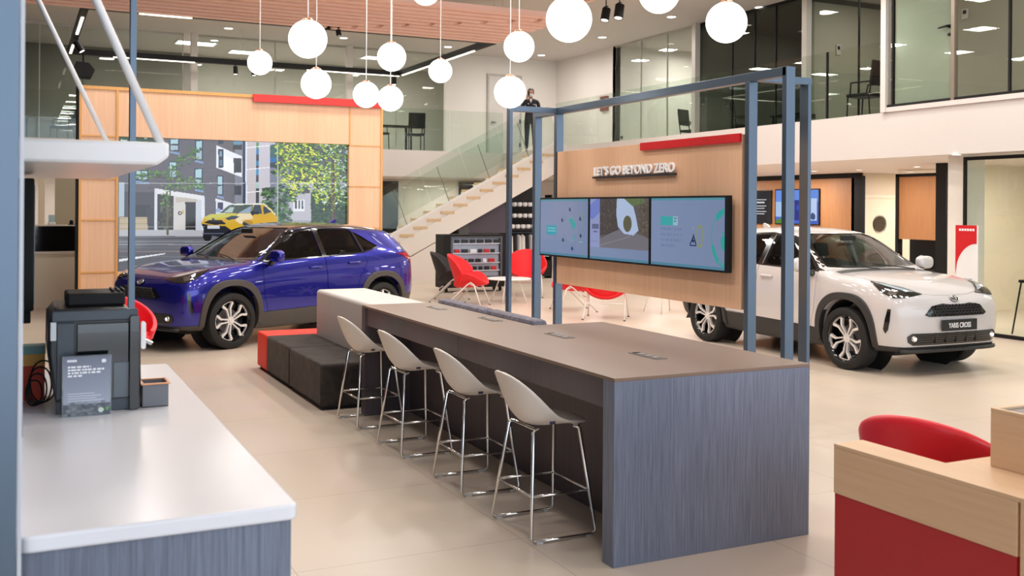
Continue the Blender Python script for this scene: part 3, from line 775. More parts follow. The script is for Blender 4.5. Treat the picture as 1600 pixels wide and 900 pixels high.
def make_wheel():
    t=thing('wheel',None,None)
    for k in ('label','category'): 
        if k in t: del t[k]
    R=.343
    m=MB().lathe([(.252,-.085),(.268,-.103),(.315,-.107),(.336,-.096),(.343,-.075),(.3435,-.045),(.343,.045),(.343,.075),(.336,.096),(.315,.107),(.268,.103),(.252,.085),(.245,.0),(.252,-.085)],axis='Y',seg=64)
    tyre=m.build('tyre',M_RUB,None,smooth='angle')
    g=MB()
    for yy in (-.055,-.02,.02,.055): g.lathe([(.3437,yy-.004),(.3445,yy),(.3437,yy+.004)],axis='Y',seg=48)
    # rim: outer face looks to +y
    m=MB().lathe([(.252,-.09),(.242,-.07),(.240,.03),(.246,.075),(.256,.088),(.250,.093),(.238,.08),(.232,.03),(.230,-.07),(.0,-.06)],axis='Y',seg=64)
    rim=m.build('rim',M_GBLK,None,smooth='angle')
    def star(rmul=1.0):
        mb=MB()
        for k in range(5):
            a=2*PI*k/5+PI/2
            def pt(r,da,y): return Vector((r*math.cos(a+da),y,r*math.sin(a+da)))
            for s in (-1,1):
                # forked spoke: leaves the hub close to its twin, bends outwards, then meets the rim
                path=[(.045,.34*s,.058),(.100,.22*s,.068),(.156,.17*s,.075),(.224,.325*s,.080),(.240,.27*s,.080),(.242,.0,.080)]
                wid=[.010,.011,.015,.022,.010,.009]
                L=[];Rr=[]
                P=[pt(*p) for p in path]
                for i,p in enumerate(P):
                    d=(P[min(i+1,5)]-P[max(i-1,0)]); d.y=0; d.normalize(); n=Vector((-d.z,0,d.x))
                    L.append(p+n*wid[i]*.75); Rr.append(p-n*wid[i]*.75)
                bm=mb.bm
                A=[bm.verts.new(p) for p in L]; B=[bm.verts.new(p) for p in Rr]
                A2=[bm.verts.new(p-Vector((0,.03,0))) for p in L]; B2=[bm.verts.new(p-Vector((0,.03,0))) for p in Rr]
                for i in range(5):
                    bm.faces.new((A[i],A[i+1],B[i+1],B[i])); bm.faces.new((A2[i],A2[i+1],A[i+1],A[i])); bm.faces.new((B[i],B[i+1],B2[i+1],B2[i]))
                bm.faces.new((A[5],A2[5],B2[5],B[5]))
            # rim end bridge of each pair
        return mb
    sp=star().build('spoke',M_SILV,None)
    hub=MB().lathe([(0,.066),(.026,.066),(.030,.060),(.048,.058),(.052,.04),(.052,.0)],axis='Y',seg=32).build('hub_cap',M_SILV,None,smooth='angle')
    disc=MB().lathe([(0,-.03),(.15,-.03),(.15,-.015),(0,-.015)],axis='Y',seg=40).build('brake_disc',plain('brake_disc_steel','#6a6a6c',.35,metal=.8),None)
    groove=g.build('tread_groove',M_DARK,None)
    for o in (rim,sp,hub,disc,groove): o.parent=tyre
    tyre.name='wheel'
    bpy.data.objects.remove(t)
    return tyre

def make_car():
    car=thing('car','car','car')
    base=car_cage(); SF=Surf(base)
    body=base
    # wheel wells, cabin, glazing openings
    well=MB()
    for x in (-1.28,1.28):
        for s in (-1,1):
            well.prism(circ(x,.355,.39,48,e=2.2,ry=.42),'Y',*( (.50,1.3) if s>0 else (-1.3,-.50)))
    bmesh.ops.recalc_face_normals(well.bm, faces=well.bm.faces); wm=bpy.data.meshes.new('w'); well.bm.to_mesh(wm); well.bm.free()
    body=boolean(body,wm,'DIFFERENCE')
    body=boolean(body,cavity_mesh(),'DIFFERENCE')
    DLO=[ # front door glass, rear door glass, quarter glass (x, z)
      [(.74,1.065),(.30,1.385),(.17,1.42),(-.16,1.455),(-.20,1.088)],
      [(-.28,1.092),(-.25,1.455),(-.80,1.432),(-.86,1.41),(-.93,1.125)],
      [(-.975,1.13),(-.90,1.40),(-1.0,1.36),(-1.27,1.195)]]
    wins=MB()
    for p in DLO: wins.prism(p,'Y',-1.2,1.2)
    bmesh.ops.recalc_face_normals(wins.bm, faces=wins.bm.faces); wm=bpy.data.meshes.new('w'); wins.bm.to_mesh(wm); wins.bm.free()
    body=boolean(body,wm,'DIFFERENCE')
    # windscreen: outline in front view (y,z), cut from the front down to the cabin
    WS=[(-.675,1.10),(-.40,1.085),(.40,1.085),(.675,1.10),(.545,1.44),(.50,1.47),(-.50,1.47),(-.545,1.44)]
    body=boolean(body,prism_me(WS,'X',.0,1.3),'DIFFERENCE')
    RW=[(-.60,1.17),(.60,1.17),(.50,1.37),(-.50,1.37)]
    body=boolean(body,prism_me(RW,'X',-2.3,-1.25),'DIFFERENCE')
    parts={}
    def carve(name,poly,axis,a,b,gap=.004,mat=None):
        nonlocal body
        inner=boolean(body.copy(),prism_me(shrink(poly,gap/2),axis,a,b),'INTERSECT')
        body=boolean(body,prism_me(shrink(poly,-gap/2),axis,a,b),'DIFFERENCE')
        return inner
    def arc(cx,cz,r,a0,a1,n): return [(cx+r*math.cos(RAD(a0+(a1-a0)*i/n)),cz+r*math.sin(RAD(a0+(a1-a0)*i/n))) for i in range(n+1)]
    clad=[(-2.4,.05),(2.4,.05),(2.4,.345),(1.95,.315),(1.70,.32),(1.6,.345),(.9,.42),(.80,.42),(-.80,.45),(-.95,.50),(-1.7,.50),(-1.9,.52),(-2.4,.54)]
    me=carve('c',clad,'Y',-1.2,1.2,.003); mesh_obj('lower_cladding',me,M_CLAD,car)
    roof=[(1.03,1.085),(.86,1.065),(.74,1.125),(.28,1.412),(.16,1.445),(-.2,1.478),(-.85,1.445),(-1.15,1.425),(-1.65,1.40),(-1.9,1.36),(-1.9,1.8),(1.03,1.8)]
    fd=[(.745,.422),(.805,.62),(.815,.80),(.80,.98),(.78,1.06),(.735,1.10),(.30,1.402),(.17,1.437),(-.215,1.472),(-.245,1.08),(-.25,.44)]
    rd=[(-.254,.44),(-.249,1.08),(-.219,1.472),(-.82,1.448),(-.885,1.425),(-.95,1.13),(-.99,.98),(-.93,.90),(-.84,.80),(-.80,.66),(-.79,.46)]
    for nm,poly in (('front_door',fd),('rear_door',rd)):
        for a,b in ((.35,1.2),(-1.2,-.35)):
            d=carve(nm,poly,'Y',a,b,.006); mesh_obj(nm,d,P_WHITE,car)
    me=carve('r',roof,'Y',-1.2,1.2,.003); mesh_obj('roof',me,P_WHITE,car)
    hood=[(1.045,-.69),(1.25,-.715),(1.50,-.695),(1.68,-.66),(1.81,-.59),(1.90,-.46),(1.95,-.25),(1.96,0)]
    hood=hood+[(x,-y) for x,y in hood[-2::-1]]
    me=carve('h',hood,'Z',.70,1.4,.006); mesh_obj('bonnet',me,P_WHITE,car)
    mesh_obj('body_shell',body,P_WHITE,car)
    # glass sheets
    for p in DLO:
        q=shrink(p,-.004)
        nm='quarter_glass' if p is DLO[2] else 'side_window'
        for mir in (False,True):
            SF.patch(q,'side',-.006,.05,nm,M_TINT,car,mirror=mir)
    SF.patch(shrink(WS,-.004),'front',-.006,.06,'windscreen',M_WIND,car)
    SF.patch(shrink(RW,-.004),'rear',-.006,.06,'rear_window',M_TINT,car)
    # black pillar covers
    for mir in (False,True):
        SF.patch([(-.202,1.088),(-.163,1.458),(-.248,1.458),(-.278,1.092)],'side',.003,.05,'pillar_cover',M_GBLK,car,mirror=mir)
        SF.patch([(-.932,1.125),(-.862,1.412),(-.898,1.402),(-.973,1.13)],'side',.003,.05,'pillar_cover',M_GBLK,car,mirror=mir)
        SF.patch([(.79,1.06),(.74,1.065),(-.20,1.088),(-.93,1.125),(-.975,1.13),(-1.27,1.195),(-1.27,1.18),(-.95,1.112),(-.20,1.074),(.79,1.046)],'side',.004,.02,'window_moulding',M_GBLK,car,mirror=mir)
        SF.patch([(.86,1.062),(.79,1.06),(.74,1.066),(.30,1.386),(.17,1.421),(-.16,1.456),(-.25,1.456),(-.80,1.433),(-.86,1.411),(-.86,1.425),(-.80,1.446),(-.2,1.470),(.17,1.436),(.31,1.398),(.76,1.09)],'side',.003,.02,'pillar_cover',M_GBLK,car,mirror=mir)
    # wheel arch trims
    for x in (-1.28,1.28):
        for s in (-1,1):
            n=40; a0,a1=RAD(-5.5),RAD(185.5)
            outer=circ(x,.345,.450,n,a0,a1,e=2.6,ry=.505); inner=circ(x,.35,.382,n,a0,a1,e=2.3,ry=.425)
            if x>0: outer=[(px,pz) for px,pz in outer]
            m=MB().ring_prism(outer,inner,'Y',.795*s,.892*s,closed=False)
            # let the trim follow the curvature of the body side
            for v in m.bm.verts:
                if abs(v.co.y)>.85:
                    hit=SF.t.ray_cast(Vector((v.co.x,2*s,v.co.z)),Vector((0,-s,0)),3)
                    hy=abs(hit[0].y) if hit[0] else .84
                    v.co.y=s*(max(min(hy+.018,.90),.60))
                else:
                    hit=SF.t.ray_cast(Vector((v.co.x,2*s,v.co.z)),Vector((0,-s,0)),3)
                    v.co.y=s*((abs(hit[0].y) if hit[0] else .80)-.06)
            m.build('arch_trim',M_CLAD,car,smooth='angle',bevel=.008)
            l=MB(); cc=circ(x,.355,.388,40,RAD(-12),RAD(192),e=2.2,ry=.418)
            l.ring_prism(cc,circ(x,.355,.380,40,RAD(-12),RAD(192),e=2.2,ry=.41),'Y',.50*s,.78*s,closed=False)
            l.prism(circ(x,.355,.38,40,ry=.41),'Y',.495*s,.50*s)
            l.build('wheel_well',M_DARK,car)
    # wheels
    wh=make_wheel()
    k=0
    for x in (1.28,-1.28):
        for s in (1,-1):
            if k==0: o=wh
            else:
                o=dup(wh,(0,0,0))
            k+=1
            o.parent=car; o.location=(x,.765*s,.343)
            o.rotation_euler=(0,RAD(k*17),0) if s>0 else (0,RAD(k*17),PI)
    # ---- front face
    grille=[(-.40,.635),(.40,.635),(.455,.655),(.36,.745),(.20,.768),(.08,.755),(-.08,.755),(-.20,.768),(-.36,.745),(-.455,.655)]
    g=SF.patch(grille,'front',.006,.03,'upper_grille',M_GBLK,car)
    hb=MB()
    for row in range(4):
        for c in range(-8,9):
            yy=c*.05+(row%2)*.025; zz=.655+row*.03
            if abs(yy)<.39-(zz-.655)*.9 and zz<.75:
                hit=SF.t.ray_cast(Vector((4,yy,zz)),Vector((-1,0,0)),5)
                if hit[0]:
                    hb.ring_prism([(yy+a*1.0,zz+b) for a,b in circ(0,0,.021,6)],[(yy+a,zz+b) for a,b in circ(0,0,.014,6)],'X',hit[0].x+.004,hit[0].x+.016)
    hb.build('mesh_insert',M_CLAD,g)
    lower=[(-.58,.335),(.58,.335),(.64,.37),(.65,.43),(.60,.462),(-.60,.462),(-.65,.43),(-.64,.37)]
    lg=SF.patch(lower,'front',.008,.04,'lower_grille',M_GBLK,car)
    lb=MB()
    for zz in (.36,.385,.41,.432,.45):
        pts=[]
        for i in range(25):
            yy=-.56+1.12*i/24; hit=SF.t.ray_cast(Vector((4,yy,zz)),Vector((-1,0,0)),5); pts.append((hit[0].x+.012,yy,zz))
        lb.tube(pts,.004,5)
    for yy in (-.3,-.15,0,.15,.3):
        hit=SF.t.ray_cast(Vector((4,yy,.405)),Vector((-1,0,0)),5); lb.box(hit[0].x+.004,yy-.004,.345,hit[0].x+.014,yy+.004,.465)
    lb.build('grille_bar',M_CLAD,lg)
    for mir in (1,-1):
        hit=SF.t.ray_cast(Vector((4,.575*mir,.405)),Vector((-1,0,0)),5)
        f=MB().lathe([(0,.022),(.026,.02),(.034,.012),(.036,0)],(hit[0].x+.004,.575*mir,.405),'X',20).build('fog_lamp',M_CHROME,car,smooth=True)
        MB().lathe([(0,.027),(.016,.026),(.02,.02)],(hit[0].x+.004,.575*mir,.405),'X',16).build('bulb',M_WL,f)
    # splitter lip
    pts=[]
    for i in range(31):
        yy=-.70+1.40*i/30; hit=SF.t.ray_cast(Vector((4,yy,.30)),Vector((-1,0,0)),5)
        if hit[0]: pts.append((hit[0].x+.012,yy,.272))
    MB().tube(pts,.022,8).build('bumper_lip',M_CLAD,car,smooth=True)
    # number plate
    px=SF.t.ray_cast(Vector((4,0,.54)),Vector((-1,0,0)),5)[0].x+.02
    pl=MB().box(px,-.26,.482,px+.012,.26,.60).build('number_plate',plain('plate_black','#1a1a1b',.35),car,bevel=.003)
    text('plate_lettering','YARIS CROSS',.075,plain('plate_white','#f4f4f4',.4),pl,frameM((px+.0125,-.165,.514),(0,1,0),(0,0,1)),.001,.0008,width=.33)
    # badge
    bx=SF.t.ray_cast(Vector((4,0,.818)),Vector((-1,0,0)),5)[0].x
    n0=SF.t.ray_cast(Vector((4,0,.818)),Vector((-1,0,0)),5)[1]
    q=n0.to_track_quat('Z','Y').to_matrix().to_4x4(); Mb=Matrix.Translation((bx+.012,0,.818))@q
    bdg=MB().lathe([(0,-.006),(.055,-.004),(.058,0),(0,.002)],(0,0,0),'Z',32)
    for v in bdg.bm.verts: v.co.y*=.72
    bdg.xform(Mb); bd=bdg.build('badge',M_GBLK,car,smooth=True)
    b2=MB()
    for rx,ry,cy in ((.056,.039,0),(.020,.036,0),(.036,.014,.016)):
        b2.tube([(rx*math.cos(2*PI*i/28),cy+ry*math.sin(2*PI*i/28),.006) for i in range(28)],.0045,6,closed=True)
    b2.xform(Mb); b2.build('emblem_rings',M_CHROME,bd,smooth=True)
    # ---- lamps : outlines drawn in a view from the front quarter (52 degrees off the nose)
    for mir in (False,True):
        hl=SF.patch(HEAD,HEADV,.004,.02,'headlamp',M_GBLK,car,mirror=mir)
        SF.patch(shrink(HEAD,-.002),HEADV,.011,.02,'lens',M_LAMPG,hl,mirror=mir)
        SF.patch(DRL,HEADV,.008,.02,'running_light',M_WL2,hl,mirror=mir)
        SF.patch(REFL,HEADV,.007,.02,'reflector',M_CHROME,hl,mirror=mir)
        SF.patch(VENT,HEADV,.006,.02,'side_vent',M_GBLK,car,mirror=mir)
        # rear lamp
        SF.patch([(-2.2,1.0),(-1.80,1.045),(-1.72,1.075),(-1.88,1.11),(-2.2,1.10)],'side',.006,.03,'tail_lamp',M_REDL,car,mirror=mir)
        SF.patch([(.38,1.0),(.80,1.0),(.80,1.09),(.40,1.075)],'rear',.006,.03,'tail_lamp',M_REDL,car,mirror=mir)
        # windscreen pillar finishers
        SF.patch([(.677,1.10),(.547,1.44),(.60,1.452),(.648,1.32),(.70,1.18),(.72,1.10)],'front',.003,.03,'pillar_cover',M_GBLK,car,mirror=mir)
        # door handles
        s=-1 if mir else 1
        for hx,hz in ((-.06,.95),(-.74,.985)):
            hit=SF.t.ray_cast(Vector((hx,3*s,hz)),Vector((0,-s,0)),4)[0]
            y=abs(hit.y)*s
            MB().tube([(hx-.10,y-.004*s,hz),(hx-.085,y+.026*s,hz),(hx,y+.036*s,hz+.003),(hx+.085,y+.026*s,hz),(hx+.10,y-.004*s,hz)],.0135,10).build('door_handle',P_WHITE,car,smooth=True)
        # mirror
        base=MB().tube([(.72,.80*s,1.02),(.72,.88*s,1.03),(.715,.93*s,1.07)],.035,10).xform(Matrix.Identity(4)).build('mirror_foot',M_GBLK,car,smooth=True)
        mm=MB().sphere((.705,.975*s,1.125),.1,.62,1.2,.78,seg=24)
        for v in mm.bm.verts:
            c0=Vector((.705,.975*s,1.125)); d=v.co-c0; e=(abs(d.x/.062)**3.2+abs(d.y/.12)**3.2+abs(d.z/.078)**3.2)**(1/3.2)
            v.co=c0+d/max(e,.01)*Vector((1,1,1)).x
            if v.co.x<.67: v.co.x=.67+(v.co.x-.67)*.15
        mo=mm.build('door_mirror',P_WHITE,car,smooth=True)
        MB().lathe([(0,0),(.085,0)],(.655,.975*s,1.125),'X',24).build('mirror_glass',M_CHROME,mo)
    # roof aerial, wipers
    fin=MB().prism([(-1.13,1.50),(-1.00,1.515),(-1.06,1.56),(-1.13,1.58),(-1.145,1.56)],'Y',-.018,.018).build('roof_aerial',P_WHITE,car,bevel=.008,smooth='angle')
    for y0,y1 in ((.50,-.02),(-.05,-.52)):
        a=SF.t.ray_cast(Vector((1.0,y0,3)),Vector((0,0,-1)),4)[0]; b=SF.t.ray_cast(Vector((.86,y1,3)),Vector((0,0,-1)),4)[0]
        c=SF.t.ray_cast(Vector((.92,(y0+y1)/2,3)),Vector((0,0,-1)),4)[0]
        MB().tube([a+Vector((0,0,.012)),c+Vector((0,0,.022)),b+Vector((0,0,.012))],.007,6).build('wiper',M_CLAD,car)
    # cowl
    SF.patch([(.93,-.66),(1.04,-.68),(1.04,.68),(.93,.66)],'top',.002,.05,'cowl_panel',M_CLAD,car)
    # ---- interior
    cabin=[]
    M_SEAT=plain('seat_fabric','#25262a',.8); 
    for s in (1,-1):
        c=MB(); c.prism([(-.55,.50),(-.05,.52),(-.03,.60),(-.50,.60)],'Y',s*.36-.24,s*.36+.24)
        c.prism([(-.50,.56),(-.42,.58),(-.60,1.10),(-.70,1.10)],'Y',s*.36-.22,s*.36+.22)
        c.prism([(-.655,1.12),(-.60,1.13),(-.63,1.30),(-.70,1.30)],'Y',s*.36-.11,s*.36+.11)
        c.build('front_seat',M_SEAT,car,bevel=.03,segs=3,smooth='angle')
        MB().tube([(-.65,s*.36-.05,1.08),(-.66,s*.36-.05,1.15)],.006).tube([(-.65,s*.36+.05,1.08),(-.66,s*.36+.05,1.15)],.006).build('headrest_post',M_CHROME,car)
    c=MB(); c.prism([(-1.35,.50),(-.90,.52),(-.90,.62),(-1.30,.62)],'Y',-.62,.62); c.prism([(-1.36,.58),(-1.24,.60),(-1.42,1.10),(-1.52,1.10)],'Y',-.62,.62); c.build('rear_bench',M_SEAT,car,bevel=.03,smooth='angle')
    c=MB(); c.prism([(.30,.60),(.34,.86),(.46,.93),(.64,.93),(.64,.60)],'Y',-.70,.70).build('dashboard',M_DARK,car,bevel=.02,smooth='angle')
    ty=-.36
    sw=MB(); Ms=Matrix.Translation((.20,ty,.90))@Matrix.Rotation(RAD(-65),4,'Y')
    sw.tube([(.18*math.cos(2*PI*i/28),.18*math.sin(2*PI*i/28),0) for i in range(28)],.015,8,closed=True).tube([(-.17,0,0),(.17,0,0)],.014).lathe([(0,.02),(.05,.015),(.05,-.02)],seg=16)
    sw.xform(Ms); sw.build('steering_wheel',M_DARK,car,smooth=True)
    MB().box(.28,-.02,.84,.31,.22,.98).build('dash_screen',plain('dash_screen_dark','#0d1216',.1),car,bevel=.01)
    MB().box(-1.55,-.70,.35,.60,.70,.37).build('cabin_floor',M_DARK,car)
    MB().box(.20,-.12,1.36,.215,.12,1.42).build('cabin_mirror',M_DARK,car,bevel=.01)
    for ch in car.children:
        if ch.name.split('.')[0] in ('front_seat','headrest_post','rear_bench','dashboard','steering_wheel','dash_screen','cabin_mirror'): ch.location=(.22,0,.03)
    # underbody
    MB().box(-1.75,-.60,.20,1.75,.60,.30).build('underbody',M_DARK,car)
    return car
M_WL2 = plain('running_light_white','#e8eef2',.15,coat=1,emit='#ffffff',es=.25)
HEADV = 45
# (u, z) outlines, u measured sideways in the angled view
HEAD=[(-.566,.985),(-.70,.968),(-.90,.925),(-1.085,.865),(-.93,.832),(-.80,.828),(-.68,.88)]
DRL=[(-.60,.975),(-.70,.962),(-.90,.918),(-1.0,.885),(-.90,.898),(-.72,.942)]
REFL=[(-.84,.895),(-.76,.91),(-.74,.865),(-.82,.85)]
VENT=[(-.775,.715),(-.742,.715),(-.715,.60),(-.70,.50),(-.722,.455),(-.75,.50),(-.765,.60)]
white_car=make_car()
white_car.location=(9.069,9.711,0); white_car.rotation_euler=(0,0,RAD(-90.66))
blue_car=dup(white_car,(3.146,13.997,0),RAD(205.7),swap={'white_car_paint':P_BLUE})
tag(white_car,'white compact SUV car on the right behind the steel frame','car')
tag(blue_car,'glossy blue compact SUV car in front of the big street-scene screen','car')
for ch in blue_car.children:
    if ch.name.split('.')[0]=='roof': ch.data.materials[0]=P_BLACK
    if ch.name.split('.')[0]=='arch_trim' or ch.name.startswith('lower_cladding'):
        ch.data=ch.data.copy(); ch.data.materials[0]=M_CLAD_B
for ch in list(blue_car.children):
    if ch.name.split('.')[0]=='number_plate':
        for g in list(ch.children): bpy.data.objects.remove(g)
        bpy.data.objects.remove(ch)
# the showroom plate is only on the white car: the blue one is hidden there by the post
# ------------------------------------------------------------------ long meeting bar with stools
M_TOP=plain('taupe_table_top','#7f6857',.38,noise=.03,scale=2)
M_DWOOD=grain('dark_stained_wood','#4c4347','#5d5358','Z',.45,fine=70,stretch=30,c3='#c8c4c8')
M_BWOOD=grain('skylit_dark_wood','#5c6474','#838c9f','Z',.34,fine=110,stretch=34,c3='#b8bac4')  # the dark wood again, with blue skylight put into its colour
T=.925
def bar_table():
    t=thing('bar_table','long dark wood bar table with taupe top and end panel bluish from skylight','table',(2.61,4.21,0))
    ox,oy=2.61,4.21
    def b(n,x0,y0,z0,x1,y1,z1,m,bv=.002): return B(n,x0-ox,y0-oy,z0,x1-ox,y1-oy,z1,m,t,bv)
    top=[(2.61,4.21),(3.845,4.21),(3.845,6.37),(3.27,6.37),(3.27,8.25),(2.61,8.25)]
    MB().prism([(x-ox,y-oy) for x,y in top],'Z',T-.018,T).build('tabletop',M_TOP,t,bevel=.002)
    b('end_panel',2.61,4.21,.0,3.845,4.315,T-.018,M_BWOOD)
    b('end_panel',2.61,8.17,.0,3.26,8.25,T-.018,M_DWOOD)
    b('apron',2.625,4.315,T-.165,2.66,6.2,T-.018,M_DWOOD)
    b('apron',2.625,6.203,T-.165,2.66,8.17,T-.018,M_DWOOD)
    b('kick_panel',3.02,4.315,.0,3.06,8.17,T-.018,M_DWOOD)
    b('back_panel',3.78,4.315,0,3.82,6.33,T-.018,M_BWOOD)
    b('back_panel',3.20,6.35,0,3.24,8.17,T-.018,M_BWOOD)
    b('cross_panel',3.06,6.28,0,3.78,6.35,T-.018,M_DWOOD)
    b('plinth',3.06,4.33,.0,3.08,8.1,.02,M_BLACK)
    # flush power and data modules
    for i,(px,py) in enumerate(((1014,556),(876,524.5),(768,499),(684,481.5))):
        p=at_Z(px,py,T)
        g=B('power_module',p.x-ox-.05,p.y-oy-.14,T-.002,p.x-ox+.03,p.y-oy+.14,T+.003,plain('anthracite_module','#4a4039',.4),t,.002)
        for k in range(3): B('socket',p.x-ox-.03,p.y-oy-.10+k*.07,T+.003,p.x-ox+.01,p.y-oy-.055+k*.07,T+.006,plain('socket_grey','#8f8a85',.4),g,.002)
        B('socket',p.x-ox-.03,p.y-oy+.10,T+.003,p.x-ox+.01,p.y-oy+.13,T+.005,M_BLACK,g)
    return t
bar_table()
M_SHELL=plain('matt_ivory_shell','#e3d8cd',.5,noise=.01)
M_CHR=plain('stool_chrome','#e4e2df',.12,metal=1)
def make_stool():
    """low-backed bar stool: faces +x; moulded shell on a four-leg sled frame"""
    t=thing('bar_stool','x','stool')
    # shell: centre line and rim, both rising from the seat into a low wrap-around back
    Z0=.60
    RIM=[(0,.185,.135,-.010),(.06,.172,.165,-.004),(.15,.12,.190,.004),(.3,.04,.208,.018),(.42,-.02,.215,.048),(.55,-.075,.216,.098),(.68,-.125,.208,.150),(.80,-.175,.186,.200),(.89,-.215,.148,.235),(.95,-.245,.105,.258),(.985,-.262,.06,.268),(1,-.268,.02,.272)]
    CEN=[(0,.215,0,-.012),(.06,.198,0,-.004),(.15,.13,0,-.004),(.3,.04,0,-.012),(.42,-.04,0,-.022),(.55,-.115,0,-.014),(.68,-.170,0,.045),(.80,-.208,0,.125),(.89,-.235,0,.195),(.95,-.252,0,.238),(.985,-.264,0,.262),(1,-.268,0,.272)]
    def ev(T_,u):
        for a,b in zip(T_,T_[1:]):
            if u<=b[0]+1e-9: k=(u-a[0])/(b[0]-a[0]); return [a[i]+(b[i]-a[i])*k for i in (1,2,3)]
    bm=bmesh.new(); NV=15; rows=[]
    US=[0,.03,.06,.1,.15,.22,.3,.36,.42,.48,.55,.61,.68,.74,.80,.845,.89,.92,.95,.97,.985,1]
    for u in US:
        r=ev(RIM,u); c=ev(CEN,u); row=[]
        for j in range(NV):
            v=-1+2*j/(NV-1); k=abs(v)**2.5
            row.append(bm.verts.new((c[0]+(r[0]-c[0])*k, r[1]*v, Z0+c[2]+(r[2]-c[2])*k)))
        rows.append(row)
    for A,Bv in zip(rows,rows[1:]):
        for j in range(NV-1): bm.faces.new((A[j],A[j+1],Bv[j+1],Bv[j]))
    me=bpy.data.meshes.new('seat_shell'); bmesh.ops.recalc_face_normals(bm,faces=bm.faces); bm.to_mesh(me); bm.free()
    link('seat_shell',me,M_SHELL,t,True,solid=.016,subsurf=1)
    # sled frame: on each side a closed loop, front leg - floor bar - back leg
    hz=.575
    for s in (-1,1):
        top_f=(.145,.14*s,hz-.0); top_b=(-.135,.145*s,hz+.0)
        fl_f=(.195,.245*s,.012); fl_b=(-.195,.245*s,.012)
        def lerp(a,b,k): return tuple(p+(q-p)*k for p,q in zip(a,b))
        MB().tube([lerp(top_f,top_b,.12),lerp(top_f,fl_f,.025),lerp(top_f,fl_f,.97),lerp(fl_f,fl_b,.05)],.0075,8).build('leg',M_CHR,t,smooth=True)
        MB().tube([lerp(top_b,top_f,.12),lerp(top_b,fl_b,.025),lerp(top_b,fl_b,.97),lerp(fl_b,fl_f,.05)],.0075,8).build('leg',M_CHR,t,smooth=True)
        MB().tube([lerp(fl_f,fl_b,.045),lerp(fl_f,fl_b,.955)],.0075,8).build('floor_bar',M_CHR,t,smooth=True)
        for k in (.12,.88): 
            q=lerp(fl_f,fl_b,k); B('glide',q[0]-.018,q[1]-.009,0,q[0]+.018,q[1]+.009,.012,plain('clear_glide','#b9b4ae',.3),t)
    def at(s,f,z):
        k=(hz-.01-z)/(hz-.022)
        a=(.145,.14,hz) if f else (-.135,.145,hz); b=(.195,.245,0) if f else (-.195,.245,0)
        return (a[0]+(b[0]-a[0])*k,(a[1]+(b[1]-a[1])*k)*s,z)
    z1=.235
    P=[at(-1,0,z1),at(-1,1,z1),at(1,1,z1),at(1,0,z1)]
    for a,b in zip(P,P[1:]+P[:1]): MB().tube([a,b],.007,8).build('footrest_bar',M_CHR,t,smooth=True)
    MB().tube([(.145,-.14,hz),(.145,.14,hz)],.008).build('under_bar',M_CHR,t)
    MB().tube([(-.125,-.14,hz-.0),(-.125,.14,hz-.0)],.008).build('under_bar',M_CHR,t)
    # maker's tag on the side of the shell
    for s in (-1,):
        B('tag',-.075,-.224,.612,-.045,-.215,.626,plain('dark_blue_tag','#3b3a52',.4),t)
    return t
st=make_stool()
SL=[(2.600,4.93,'ivory bar stool nearest the camera, by the near end of the bar table'),(2.615,5.88,'second ivory bar stool from the near end of the bar table'),
    (2.595,6.93,'third ivory bar stool from the near end of the bar table'),(2.585,7.93,'ivory bar stool farthest back, beside the dark bench')]
for i,(x,y,l) in enumerate(SL):
    if i==0: st.location=(x,y,0); st['label']=l; st['group']='ivory bar stools along the bar table'
    else: 
        o=dup(st,(x,y,0),RAD((0,-1,1.5,2)[i]),l)

# ------------------------------------------------------------------ upholstered blocks beyond the table
def velvet(name,c1,c2,rough=.85):
    if name in MATS: return MATS[name]
    m,nt,b=_new(name); tc=nt.nodes.new('ShaderNodeTexCoord'); n=nt.nodes.new('ShaderNodeTexNoise'); n.inputs['Scale'].default_value=7; n.inputs['Detail'].default_value=8; n.inputs['Distortion'].default_value=1.2
    nt.links.new(tc.outputs['Object'],n.inputs[0]); r=nt.nodes.new('ShaderNodeValToRGB'); r.color_ramp.elements[0].color=srgb(c1); r.color_ramp.elements[1].color=srgb(c2); r.color_ramp.elements[0].position=.35; r.color_ramp.elements[1].position=.7
    nt.links.new(n.outputs[0],r.inputs[0]); nt.links.new(r.outputs[0],b.inputs['Base Color']); b.inputs['Roughness'].default_value=rough; b.inputs['Sheen Weight'].default_value=.35; b.inputs['Sheen Roughness'].default_value=.4
    b.inputs['Sheen Tint'].default_value=srgb('#8a7d72')
    MATS[name]=m; return m
M_VEL=velvet('dark_brown_velvet','#1d1816','#3c332e')
M_REDF=plain('red_orange_upholstery','#ef3a22',.6,noise=.05,scale=60)
M_PALE=plain('pale_grey_upholstery','#cfcac6',.7,noise=.05,scale=90)
def pouf(name,label,x0,y0,x1,y1,h,mat,bv=.025):
    t=thing(name,label,'bench',((x0+x1)/2,(y0+y1)/2,0)); w_,d=(x1-x0)/2,(y1-y0)/2
    B('cushion_block',-w_,-d,.03,w_,d,h,mat,t,bv); B('plinth',-w_+.03,-d+.03,0,w_-.03,d-.03,.03,M_BLACK,t)
    for c in t.children:
        if c.name.startswith('cushion'):
            for md in c.modifiers: md.segments=4
            for p in c.data.polygons: p.use_smooth=True
            c.data.set_sharp_from_angle(angle=RAD(80))
    return t
pouf('velvet_bench','near dark brown velvet bench block beside the farthest stool',2.335,8.52,2.852,9.65,.40,M_VEL)
pouf('velvet_bench','far dark brown velvet bench block touching the red block',2.335,9.66,2.852,10.64,.40,M_VEL)
pouf('red_bench','bright red-orange bench block beyond the dark velvet ones',2.335,10.65,3.4,11.1,.40,M_REDF,.02)
pouf('backrest_block','long pale grey upholstered block between the benches and the bar table',2.86,8.28,3.42,10.645,.87,M_PALE,.035)
M_SPECK=velvet('speckled_slate_fabric','#5d5a66','#8d8a97',.9)
